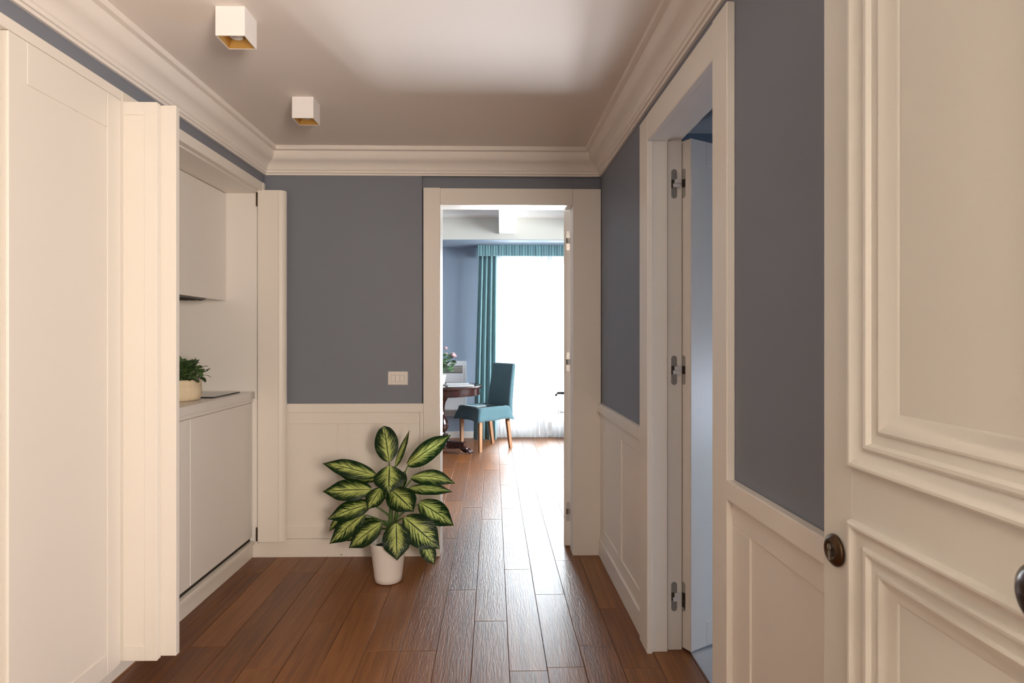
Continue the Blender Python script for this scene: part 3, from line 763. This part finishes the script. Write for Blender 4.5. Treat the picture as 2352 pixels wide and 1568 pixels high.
def leafmesh(name, base, tip, wid, nrm, bend, cup, parent, m, nt=16, ns=8, wav=0.0, pw=(0.86, 0.62)):
    base, tip, nrm = Vector(base), Vector(tip), Vector(nrm).normalized()
    mid = (base + tip) / 2 + nrm * bend
    bm = new(); uvl = bm.loops.layers.uv.new('leaf')
    grid = []
    ax = (tip - base)
    for i in range(nt + 1):
        t = i / nt
        p = (1 - t) ** 2 * base + 2 * t * (1 - t) * mid + t * t * tip
        tg = (2 * (1 - t) * (mid - base) + 2 * t * (tip - mid)).normalized()
        sd = tg.cross(nrm).normalized(); nn = sd.cross(tg).normalized()
        tt = 0.015 + 0.985 * t
        wd = wid / 2 * (math.sin(PI * tt ** pw[0]) ** pw[1]) if t < 1 else 0.0004
        wd = max(wd * (min(1.0, (1 - t) * 3.4) ** 0.45 if pw[1] > 0.55 else 1.0), 0.0006)
        row = []
        for j in range(ns + 1):
            s = -1 + 2 * j / ns
            h = -cup * wd * (abs(s) ** 1.6) + 0.10 * wd * (1 - abs(s)) * -1 + wav * wd * math.sin(9 * t + 2.5 * s) * abs(s)
            row.append((bm.verts.new(p + sd * (s * wd) + nn * h), t, (s + 1) / 2))
        grid.append(row)
    for i in range(nt):
        for j in range(ns):
            q = [grid[i][j], grid[i][j + 1], grid[i + 1][j + 1], grid[i + 1][j]]
            f = bm.faces.new([v[0] for v in q])
            for lp, v in zip(f.loops, q): lp[uvl].uv = (v[1], v[2])
    o = fin(name, bm, m, parent, smooth=True, solid=1)
    return o

DP = 3.215
def cp(x, y, dd=0.0):     # measured spots of the plant -> room
    return at(700 + x / 3.5625, 940 + y / 3.5625, DP + dd)
PXW = 3.2 / 1380 / 3.5625
FRT = (0.0, -1.0, 0.25); UPF = (0.0, -0.72, 0.70)
# base xy, tip xy, width, depth of base, depth of tip, normal, bend, cup
LV = [
 ((688, 424), (648, 134), 196, -0.03, 0.03, (0.05, -1, 0.12), 0.004, 0.10),
 ((838, 452), (1196, 208), 190, 0.02, -0.02, (-0.25, -0.85, 0.55), 0.02, 0.22),
 ((738, 470), (857, 170), 92, 0.05, 0.08, (-0.75, -0.66, 0.0), 0.01, 0.25),
 ((872, 552), (1232, 606), 150, 0.0, -0.06, (0.05, -0.72, 0.72), 0.075, 0.25),
 ((850, 642), (1212, 676), 125, 0.0, -0.08, (0.0, -0.60, 0.80), 0.035, 0.25),
 ((702, 650), (892, 836), 232, -0.06, -0.15, (0.42, -0.82, 0.42), 0.03, 0.15),
 ((694, 462), (688, 690), 250, -0.07, -0.14, (0.02, -0.90, 0.42), 0.03, 0.22),
 ((582, 540), (144, 442), 150, -0.02, -0.05, (0.0, -0.80, 0.60), 0.045, 0.18),
 ((588, 570), (256, 520), 105, 0.04, 0.06, (0.0, -0.85, 0.5), 0.012, 0.2),
 ((546, 655), (146, 672), 182, -0.04, -0.06, (0.05, -0.85, 0.52), 0.03, 0.12),
 ((628, 640), (516, 818), 168, -0.08, -0.14, (-0.35, -0.85, 0.40), 0.02, 0.18),
 ((540, 772), (186, 898), 168, -0.04, -0.06, (-0.1, -0.82, 0.56), 0.045, 0.18),
 ((488, 852), (202, 1100), 176, -0.06, -0.08, (-0.22, -0.88, 0.44), 0.03, 0.15),
 ((624, 930), (360, 1134), 180, -0.09, -0.12, (-0.2, -0.88, 0.44), 0.03, 0.15),
 ((604, 912), (420, 972), 100, -0.05, -0.05, (-0.1, -0.75, 0.65), 0.02, 0.15),
 ((748, 932), (756, 1236), 226, -0.12, -0.17, (0.02, -0.95, 0.30), 0.02, 0.12),
 ((818, 884), (1104, 1140), 248, -0.08, -0.12, (0.22, -0.88, 0.42), 0.03, 0.12),
 ((938, 760), (1220, 952), 206, 0.03, 0.02, (0.25, -0.78, 0.58), 0.045, 0.18),
 ((962, 1070), (1062, 1270), 128, 0.02, -0.01, (0.35, -0.9, 0.2), 0.01, 0.15),
 ((296, 872), (200, 996), 60, 0.06, 0.07, (-0.3, -0.9, 0.2), 0.02, 0.3),
 ((756, 668), (822, 500), 92, 0.02, 0.03, (0.1, -1, 0.2), 0.005, 0.2),
 ((440, 1000), (332, 1078), 60, 0.05, 0.06, (-0.2, -0.9, 0.3), 0.01, 0.2),
]
ST = (722, 900)
st0 = Vector((PC.x, PC.y, 0.17))
bm = new()
pts = bez(st0, cp(708, 880, 0.0), cp(716, 560, 0.0), 10)
tube(bm, pts, [0.017, 0.016, 0.015, 0.0135, 0.0125, 0.0115, 0.0105, 0.009, 0.0075, 0.005], 10)
pts2 = bez(st0 + Vector((0.012, 0.01, 0)), cp(746, 860, 0.02), cp(790, 600, 0.02), 9)
tube(bm, pts2, [0.012, 0.012, 0.011, 0.0105, 0.010, 0.009, 0.008, 0.006, 0.004], 8)
fin('stem', bm, M_stem, pot, smooth=True)
org_h = {0: (716, 640), 1: (735, 720), 2: (725, 680), 3: (745, 760), 4: (745, 800), 5: (720, 700), 6: (712, 640), 7: (700, 700), 8: (705, 740), 9: (700, 760),
         10: (705, 760), 11: (700, 880), 12: (705, 960), 13: (705, 990), 14: (700, 960), 15: (722, 990), 16: (735, 940), 17: (740, 900), 18: (740, 1000), 19: (705, 930), 20: (735, 760), 21: (700, 980)}
for i, (b_, t_, w_, db, dt, nr, bend, cup) in enumerate(LV):
    base, tip = cp(*b_, db), cp(*t_, dt)
    lfm = leafmesh('leaf', base, tip, w_ * PXW, nr, bend, cup, pot, M_dieff, wav=0.05, pw=((1.0, 0.5) if i == 0 else (0.86, 0.62)))
    oh = org_h[i]
    a = cp(oh[0], oh[1], -0.005)
    mid = (a + base) / 2 + Vector((0, 0, 0.018 if b_[1] > 600 else 0.0))
    bm = new(); pp = bez(a, mid, base + (tip - base) * 0.04, 8)
    tube(bm, pp, [0.007, 0.0062, 0.0055, 0.005, 0.0045, 0.004, 0.0036, 0.0025], 7)
    fin('petiole', bm, M_stem, lfm, smooth=True)

# ================================================================== BASKET PLANT ON THE WORKTOP
BC = at(414, 922, 3.015); BC = Vector((BC.x, BC.y, 0.985))
bp_ = empty('basket_plant', BC, 'small leafy green plant in a cream knitted basket on the worktop', 'potted plant')
bm = new()
for (r0, h0), in [((0, 0),)]: pass
nseg = 72; prf = [(0.001, 0.001), (0.080, 0.001), (0.090, 0.008), (0.096, 0.03), (0.097, 0.06), (0.0945, 0.075), (0.0965, 0.077), (0.096, 0.092), (0.0955, 0.104), (0.091, 0.106), (0.088, 0.098), (0.086, 0.09), (0.001, 0.088)]
rings = []
for r, h in prf:
    rr = []
    for i in range(nseg):
        a = 2 * PI * i / nseg; q = r * (1 + (0.012 if (i % 2 == 0 and 0.01 < h < 0.10) else 0.0)) + (0.0012 * math.sin(3 * a + h * 40) if r > .05 else 0)
        rr.append(bm.verts.new(BC + Vector((q * math.cos(a), q * math.sin(a), h))))
    rings.append(rr)
for a_, b_ in zip(rings, rings[1:]):
    for i in range(nseg): bm.faces.new((a_[i], a_[(i + 1) % nseg], b_[(i + 1) % nseg], b_[i]))
fin('basket', bm, M_basket, bp_, smooth=True)
rs = random.Random(3)
def smallleaf(n=5):
    bm = new(); rows = []
    for i in range(n + 1):
        t = i / n; wd = max(0.34 * math.sin(PI * (0.04 + 0.96 * t) ** 0.85), 0.01) if i < n else 0.004
        z = 0.18 * math.sin(PI * t * .6)
        rows.append([bm.verts.new((-wd, t, z + wd * .25)), bm.verts.new((0, t, z)), bm.verts.new((wd, t, z + wd * .25))])
    for a_, b_ in zip(rows, rows[1:]):
        for k in range(2): bm.faces.new((a_[k], a_[k + 1], b_[k + 1], b_[k]))
    me = bpy.data.meshes.new('leaf'); bm.to_mesh(me); bm.free(); me.materials.append(M_smleaf)
    for p in me.polygons: p.use_smooth = True
    return me
lm = smallleaf()
stems = new()
nl = 0
def putleaf(p, d, ln):
    o = bpy.data.objects.new('leaf', lm); COL.objects.link(o); o.parent = bp_
    d = d.normalized()
    up = Vector((rs.uniform(-.6, .6), rs.uniform(-.6, .6), 1)).normalized()
    x = d.cross(up).normalized(); z = x.cross(d)
    M = Matrix((x, d, z)).transposed().to_4x4()
    o.matrix_local = Matrix.Translation(p - BC) @ M @ Matrix.Diagonal((ln, ln, ln, 1))
for i in range(58):
    az = rs.uniform(0, 2 * PI); el = math.asin(rs.uniform(0.02, 0.99)) ; R_ = rs.uniform(0.85, 1.05)
    root_ = BC + Vector((rs.uniform(-.05, .05), rs.uniform(-.05, .05), 0.09))
    end = BC + Vector((0.118 * R_ * math.cos(az) * math.cos(el), 0.118 * R_ * math.sin(az) * math.cos(el), 0.095 + 0.105 * R_ * math.sin(el)))
    mid = (root_ + end) / 2 + Vector((0, 0, 0.03))
    pp = bez(root_, mid, end, 5); tube(stems, pp, 0.0012, 5)
    for q in range(5):
        t = 0.45 + 0.13 * q; k = min(int(t * 4), 3); p = pp[k].lerp(pp[k + 1], t * 4 - k) if q < 4 else pp[-1]
        tg = (pp[min(k + 1, 4)] - pp[k]).normalized(); sdv = tg.cross(Vector((rs.uniform(-1, 1), rs.uniform(-1, 1), 1))).normalized() * (1 if q % 2 else -1)
        dr = tg * 0.6 + sdv * (1.0 if q < 4 else 0.2) + Vector((0, 0, rs.uniform(-.7, .2)))
        putleaf(p, dr, rs.uniform(0.030, 0.043))
putleaf(at(424, 872, 2.95), Vector((-0.1, -0.1, -1)), 0.030)
fin('stem', stems, M_stem, bp_)

# ================================================================== FAR ROOM: WINDOW, CURTAINS
wn = empty('window_1', (0.51, YF + .06, 0), kind='structure')
B('window_frame', -0.14, -0.075, YF + .04, YF + .11, 0, 2.40, M_white, wn, 0.003); B('window_frame', 1.095, 1.16, YF + .04, YF + .11, 0, 2.40, M_white, wn, 0.003)
B('window_frame', -0.075, 1.095, YF + .04, YF + .11, 2.335, 2.40, M_white, wn, 0.003)
B('threshold', -0.075, 1.095, YF + .02, YF + .13, 0, 0.03, M_terr, wn, 0.003)
for a, b in ((-0.073, 0.508), (0.512, 1.093)):
    sh = empty('window_sash', (a, YF + .07, 0.03), parent=wn)
    B('sash_rail', a, a + .07, YF + .045, YF + .095, 0.032, 2.333, M_white, sh, 0.003); B('sash_rail', b - .07, b, YF + .045, YF + .095, 0.032, 2.333, M_white, sh, 0.003)
    B('sash_rail', a + .07, b - .07, YF + .045, YF + .095, 0.032, 0.20, M_white, sh, 0.003); B('sash_rail', a + .07, b - .07, YF + .045, YF + .095, 2.26, 2.333, M_white, sh, 0.003)
    B('glass', a + .07, b - .07, YF + .066, YF + .072, 0.20, 2.26, M_glass, sh, 0)

w2 = empty('window_added', (2.75, 6.0, 0.55), kind='structure')  # unseen window, added so the far room gets more light
for a, b in ((5.0, 5.06), (5.97, 6.03), (6.94, 7.0)): B('window_frame', 2.72, 2.78, a, b, 0.55, 2.40, M_white, w2, 0.002)
for a, b in ((0.55, 0.61), (2.34, 2.40)):
    for c, d in ((5.06, 5.97), (6.03, 6.94)): B('window_frame', 2.72, 2.78, c, d, a, b, M_white, w2, 0.002)
for c, d in ((5.06, 5.97), (6.03, 6.94)): B('glass', 2.747, 2.753, c, d, 0.61, 2.34, M_glass, w2, 0)

def curtain(name, x0t, x1t, x0b, x1b, y, zt, zb, folds, amp, m, label, cat, thick=0.0, nz=14, group=None, seed=1, pinch=0.5):
    rr = random.Random(seed); nx = folds * 10
    ph = [rr.uniform(-.5, .5) for _ in range(folds + 2)]
    bm = new(); g = []
    for j in range(nz + 1):
        v = j / nz; z = zt + (zb - zt) * v; row = []
        for i in range(nx + 1):
            u = i / nx
            x = (x0t + (x1t - x0t) * u) * (1 - v) + (x0b + (x1b - x0b) * u) * v
            k = u * folds; a = amp * (pinch + (1 - pinch) * v ** .6) * (0.75 + 0.5 * abs(math.sin(k * 1.7 + ph[int(k)])))
            yy = y + a * math.sin(2 * PI * k + 0.5 * math.sin(2.2 * v + ph[int(k)]))
            x += 0.25 * a * math.sin(4 * PI * k)
            row.append(bm.verts.new((x, yy, z)))
        g.append(row)
    for a_, b_ in zip(g, g[1:]):
        for i in range(nx): bm.faces.new((a_[i], a_[i + 1], b_[i + 1], b_[i]))
    o = fin(name, bm, m, smooth=True, loc=((x0b + x1b) / 2, y, zb), solid=1)
    if thick:
        md = o.modifiers.new('s', 'SOLIDIFY'); md.thickness = thick
    return tag(o, label, cat, group)
curtain('curtain', -0.277, -0.050, -0.345, -0.050, 7.60, 2.335, 0.012, 4, 0.030, M_curt, 'long teal curtain hanging behind the dining chair, left of the window', 'curtain', 0.003)
curtain('curtain', 1.06, 1.30, 1.06, 1.38, 7.60, 2.335, 0.012, 4, 0.030, M_curt, 'long teal curtain right of the window, behind the open door leaf', 'curtain', 0.003, seed=4)
curtain('sheer_curtain', -0.07, 0.60, -0.07, 0.605, 7.70, 2.345, 0.02, 13, 0.018, M_sheer, 'white sheer curtain over the window beside the left teal curtain', 'sheer curtain', seed=7, pinch=.8)
curtain('sheer_curtain', 0.655, 1.10, 0.655, 1.10, 7.70, 2.345, 0.02, 8, 0.018, M_sheer, 'narrower white sheer curtain on the right half of the window', 'sheer curtain', seed=9, pinch=.8)
pm = empty('pelmet', (0.5, 7.70, 2.32), 'teal gathered fabric pelmet above the window curtains', 'pelmet')
bm = new(); x0, x1 = -0.292, 1.42; rp = random.Random(8); n = 170; rows = []
for j, (z, oy) in enumerate(((2.461, 0), (2.455, -.002), (2.40, -.004), (2.345, -.004), (2.328, -.003), (2.322, 0.004))):
    row = [bm.verts.new((x0, 7.78, z))]
    for i in range(n + 1):
        u = i / n
        row.append(bm.verts.new((x0 + (x1 - x0) * u, 7.535 + oy - 0.004 * math.sin(i * 1.9 + 0.5 * math.sin(i * .37)) * (1 if j < 5 else 0.5) - 0.002 * math.sin(i * .7), z)))
    row.append(bm.verts.new((x1, 7.78, z))); rows.append(row)
for a_, b_ in zip(rows, rows[1:]):
    for i in range(len(a_) - 1): bm.faces.new((a_[i], a_[i + 1], b_[i + 1], b_[i]))
o = fin('gathered_fabric', bm, M_curt, pm, smooth=True, solid=1); md = o.modifiers.new('s', 'SOLIDIFY'); md.thickness = 0.004; md.offset = 1
B('pelmet_board', -0.285, 1.41, 7.56, 7.79, 2.447, 2.461, M_white, pm, 0.001)

# fan coil heater on the far wall
ht = empty('fan_coil_heater', (-0.66, YF - .06, 0.3), 'pale grey wall heater with a slotted grille behind the round table', 'heater')
B('casing', -0.92, -0.445, YF - .12, YF - .001, 0.30, 1.00, M_heat, ht, 0.006)
fp = B('front_panel', -0.90, -0.485, YF - .128, YF - .120, 0.38, 0.845, M_heat, ht, 0.003)
B('grille', -0.90, -0.485, YF - .125, YF - .120, 0.860, 0.925, M_nickel, ht, 0.001)
for zz in (0.852, 0.936): B('slot', -0.90, -0.485, YF - .1215, YF - .1195, zz - .006, zz + .004, M_dark, ht, 0)
B('lower_grille', -0.90, -0.46, YF - .1215, YF - .1195, 0.305, 0.372, M_nickel, ht, 0)

# ================================================================== TABLE
TC = Vector((-0.685, 6.865, 0))
tb = empty('round_table', TC, 'dark mahogany round pedestal table with claw feet behind the doorway casing', 'table')
bm = new(); lathe(bm, [(0.001, 0.734), (0.462, 0.734), (0.474, 0.738), (0.478, 0.746), (0.474, 0.754), (0.465, 0.759), (0.001, 0.760)], TC, 64, cap=False); fin('tabletop', bm, M_mahog, tb, smooth=True).modifiers.new('e', 'EDGE_SPLIT').split_angle = math.radians(40)
bm = new(); lathe(bm, [(0.405, 0.735), (0.452, 0.735), (0.452, 0.726), (0.445, 0.722), (0.445, 0.668), (0.450, 0.664), (0.450, 0.655), (0.405, 0.655)], TC, 64, cap=False); fin('apron', bm, M_mahog, tb, smooth=True).modifiers.new('e', 'EDGE_SPLIT').split_angle = math.radians(40)
bm = new(); lathe(bm, [(0.002, 0.655), (0.16, 0.655), (0.12, 0.63), (0.085, 0.61), (0.060, 0.57), (0.048, 0.52), (0.045, 0.46), (0.052, 0.42), (0.070, 0.405), (0.075, 0.395), (0.065, 0.385), (0.072, 0.37), (0.090, 0.33), (0.092, 0.29), (0.078, 0.25),
                      (0.055, 0.225), (0.060, 0.21), (0.085, 0.20), (0.085, 0.185), (0.062, 0.175), (0.062, 0.15), (0.10, 0.14), (0.11, 0.12), (0.11, 0.05), (0.06, 0.045), (0.002, 0.045)], TC, 40, cap=False)
fin('pedestal', bm, M_mahog, tb, smooth=True).modifiers.new('e', 'EDGE_SPLIT').split_angle = math.radians(45)
fa = math.atan2(-0.145, 0.365)
for k in range(3):
    a = fa + 2 * PI * k / 3; dx, dy = math.cos(a), math.sin(a)
    def fx(p): return (TC.x + p[0] * dx - p[1] * dy, TC.y + p[0] * dy + p[1] * dx, p[2])
    bm = new()
    sec = [(0.07, 0.040, 0.045, 0.135), (0.20, 0.036, 0.050, 0.130), (0.29, 0.034, 0.060, 0.128), (0.305, 0.034, 0.045, 0.120)]
    rr = []
    for (u, hw, z0, z1) in sec:
        rr.append([bm.verts.new(fx((u, -hw, z0))), bm.verts.new(fx((u, hw, z0))), bm.verts.new(fx((u, hw, z1))), bm.verts.new(fx((u, -hw, z1)))])
    for a_, b_ in zip(rr, rr[1:]):
        for i in range(4): bm.faces.new((a_[i], a_[(i + 1) % 4], b_[(i + 1) % 4], b_[i]))
    bm.faces.new(rr[0]); bm.faces.new(rr[-1])
    ft = fin('foot', bm, M_mahog, tb, bevel=0.004)
    bm = new()
    tube(bm, [fx((0.24, 0, 0.075)), fx((0.28, 0, 0.06)), fx((0.31, 0, 0.045)), fx((0.335, 0, 0.036))], [0.022, 0.034, 0.036, 0.030], 10)
    for q in (-1, -0.33, 0.33, 1):
        s_ = 0.026 * q
        tube(bm, [fx((0.315, s_ * .8, 0.050)), fx((0.345, s_ * 1.15, 0.044)), fx((0.372, s_ * 1.3, 0.026)), fx((0.388, s_ * 1.3, 0.006))], [0.012, 0.013, 0.011, 0.004], 8)
    fin('claw', bm, M_mahog, ft, smooth=True)

# vase, bouquet, magazines on the table
vc = Vector((-0.680, 6.80, 0.760))
vs = empty('vase', vc, 'pale tapered ceramic vase on the round table', 'vase')
bm = new(); lathe(bm, [(0.001, 0.001), (0.038, 0.001), (0.042, 0.01), (0.052, 0.06), (0.064, 0.118), (0.066, 0.122), (0.062, 0.122), (0.05, 0.06), (0.036, 0.012), (0.001, 0.012)], vc, 36, cap=False); fin('vase_body', bm, M_vase, vs, smooth=True)
bq = empty('rose_bouquet', vc + Vector((0, 0, 0.02)), 'bunch of pink roses with green leaves standing in the vase', 'flowers')
rf = random.Random(6)
def rose(c, r):
    bm = new()
    for k in range(18):
        ly = k // 6; rad = r * (0.35 + 0.3 * ly); a = k * 2.4 + ly
        tl = 0.25 + 0.35 * ly
        ctr = Vector(c)
        rows = []
        for i in range(5):
            v = i / 4; row = []
            for j in range(5):
                u = (j / 4 - .5) * 1.3
                aa = a + u; rr_ = rad * (0.35 + 0.65 * v ** .7) * (1 + .12 * math.sin(7 * aa))
                row.append(bm.verts.new(ctr + Vector((rr_ * math.cos(aa), rr_ * math.sin(aa), -r * .6 + r * (1.35 - tl) * v + 0.1 * r * math.cos(3 * u)))))
            rows.append(row)
        for a_, b_ in zip(rows, rows[1:]):
            for j in range(4): bm.faces.new((a_[j], a_[j + 1], b_[j + 1], b_[j]))
    return fin('rose', bm, M_pink, bq, smooth=True, solid=1)
heads = [(at(1041, 815, 6.80), 0.044), (at(1024, 799, 6.84), 0.026), (at(1025, 812, 6.78), 0.020), (at(1000, 806, 6.8), 0.042), (at(984, 818, 6.86), 0.040), (at(1010, 795, 6.88), 0.036)]
bm = new()
for c, r in heads:
    tube(bm, bez(vc + Vector((0, 0, 0.03)), vc + Vector(((c.x - vc.x) * .3, (c.y - vc.y) * .3, 0.2)), c, 7), 0.003, 6)
fin('stem', bm, M_green, bq)
for c, r in heads: rose(c, r)
lm2 = smallleaf(); lm2.materials.clear(); lm2.materials.append(M_green)
for i in range(150):
    a = rf.uniform(0, 2 * PI); h = rf.uniform(0.155, 0.34); r = 0.05 + 0.085 * math.sin(min(1, (h - .1) / .2) * PI * .75) * rf.uniform(.4, 1)
    p = vc + Vector((r * math.cos(a), r * math.sin(a), h))
    o = bpy.data.objects.new('leaf', lm2); COL.objects.link(o); o.parent = bq
    d = Vector((math.cos(a), math.sin(a), rf.uniform(-.4, .6))).normalized(); up = Vector((rf.uniform(-.5, .5), rf.uniform(-.5, .5), 1)).normalized()
    x = d.cross(up).normalized(); z = x.cross(d); ln = rf.uniform(.05, .075)
    o.matrix_local = Matrix.Translation(p - org(bq)) @ Matrix((x, d, z)).transposed().to_4x4() @ Matrix.Diagonal((ln, ln, ln, 1))
def magazine(cx, cy, z0, hw, hl_, th, rot, label, cov):
    r = empty('magazine', (cx, cy, z0), label, 'magazine')
    ca, sa = math.cos(rot), math.sin(rot)
    def xf(p): return (cx + p[0] * ca - p[1] * sa, cy + p[0] * sa + p[1] * ca, p[2])
    bm = new(); box(bm, -hw, hw, -hl_, hl_, z0 + .001, z0 + th, xf); fin('pages', bm, M_paper, r)
    bm = new(); box(bm, -hw - .001, hw + .001, -hl_ - .001, hl_ + .001, z0 + th, z0 + th + .0012, xf); fin('cover', bm, cov, r)
magazine(-0.455, 6.72, 0.760, 0.145, 0.105, 0.014, 0.20, 'lower of two magazines lying on the round table', M_cover)
magazine(-0.48, 6.735, 0.7765, 0.125, 0.095, 0.008, 0.06, 'upper, paler magazine lying on the round table', M_paper)

# ================================================================== CHAIR
CC = Vector((-0.195, 7.085, 0)); fdr = Vector((-0.80, -0.60, 0)); wdr = Vector((-0.60, 0.80, 0))
def ch(p): return CC + fdr * p[0] + wdr * p[1] + Vector((0, 0, p[2]))
chr_ = empty('dining_chair', CC, 'dining chair in a teal fabric slipcover with oak legs beside the round table', 'chair')
def ring_mesh(bm, rings, cap0=True, cap1=True):
    R_ = [[bm.verts.new(ch(p)) for p in r] for r in rings]; n = len(R_[0])
    for a_, b_ in zip(R_, R_[1:]):
        for i in range(n): bm.faces.new((a_[i], a_[(i + 1) % n], b_[(i + 1) % n], b_[i]))
    if cap0: bm.faces.new(R_[0])
    if cap1: bm.faces.new(R_[-1])
def rrect(hx, hy, z, n=10, r=0.03, ox=0.0, flare=None):
    out = []
    cs = [(hx - r, hy - r, 0), (-hx + r, hy - r, 1), (-hx + r, -hy + r, 2), (hx - r, -hy + r, 3)]
    for cx, cy, q in cs:
        for k in range(5):
            a = PI / 2 * q + PI / 2 * k / 4
            out.append([cx + r * math.cos(a) + ox, cy + r * math.sin(a), z])
        nx_, ny_, _ = cs[(q + 1) % 4]
        a = PI / 2 * (q + 1)
        p0 = (cx + r * math.cos(a), cy + r * math.sin(a)); p1 = (nx_ + r * math.cos(a), ny_ + r * math.sin(a))
        for k in range(1, 8): out.append([p0[0] + (p1[0] - p0[0]) * k / 8 + ox, p0[1] + (p1[1] - p0[1]) * k / 8, z])
    return out
def skirt(hx, hy, z, amp, r=0.03):
    ps = rrect(hx, hy, z, r=r); n = len(ps)
    for i, p in enumerate(ps):
        l = math.hypot(p[0], p[1]); w_ = amp * math.sin(i * 1.15) * (0.5 + 0.5 * math.sin(i * .31))
        corner = (i % 12) < 5
        k = 1 + (w_ + (0.016 if corner else 0)) / l
        p[0] *= k; p[1] *= k
        p[2] += -0.012 * (1 if corner else 0) + 0.004 * math.sin(i * .9)
    return ps
bm = new()
rings = [rrect(0.19, 0.185, 0.505, r=.05), rrect(0.222, 0.215, 0.503, r=.05), rrect(0.232, 0.226, 0.490, r=.045), rrect(0.235, 0.229, 0.460, r=.04), skirt(0.240, 0.233, 0.42, 0.004), skirt(0.248, 0.241, 0.385, 0.010), skirt(0.255, 0.248, 0.355, 0.013)]
ring_mesh(bm, rings, True, False)
o = fin('seat_cover', bm, M_teal, chr_, smooth=True, solid=1); md = o.modifiers.new('s', 'SOLIDIFY'); md.thickness = 0.004; md.offset = -1
bm = new()
rings = []
for z, ox, hy, hx in ((0.36, -0.235, 0.228, 0.030), (0.45, -0.235, 0.224, 0.030), (0.51, -0.235, 0.220, 0.033), (0.60, -0.243, 0.216, 0.034), (0.75, -0.262, 0.211, 0.033), (0.90, -0.284, 0.207, 0.030), (0.975, -0.296, 0.205, 0.028), (0.990, -0.299, 0.200, 0.022), (0.994, -0.300, 0.188, 0.010)):
    rings.append(rrect(hx, hy, z, r=min(hx * .8, .024), ox=ox))
ring_mesh(bm, rings)
fin('back_cover', bm, M_teal, chr_, smooth=True)
B_ = lambda: None
for (lx, ly, sx) in ((0.19, -0.19, 0), (0.19, 0.19, 0), (-0.20, -0.18, -0.055), (-0.20, 0.18, -0.055)):
    bm = new(); r0, r1 = 0.021, 0.016
    rings = [[(lx + sx + a * r1, ly + b * r1, 0.0) for a, b in ((-1, -1), (1, -1), (1, 1), (-1, 1))], [(lx + a * r0, ly + b * r0, 0.40) for a, b in ((-1, -1), (1, -1), (1, 1), (-1, 1))],
             [(lx + a * r0, ly + b * r0, 0.47) for a, b in ((-1, -1), (1, -1), (1, 1), (-1, 1))]]
    ring_mesh(bm, rings); fin('leg', bm, M_leg, chr_)
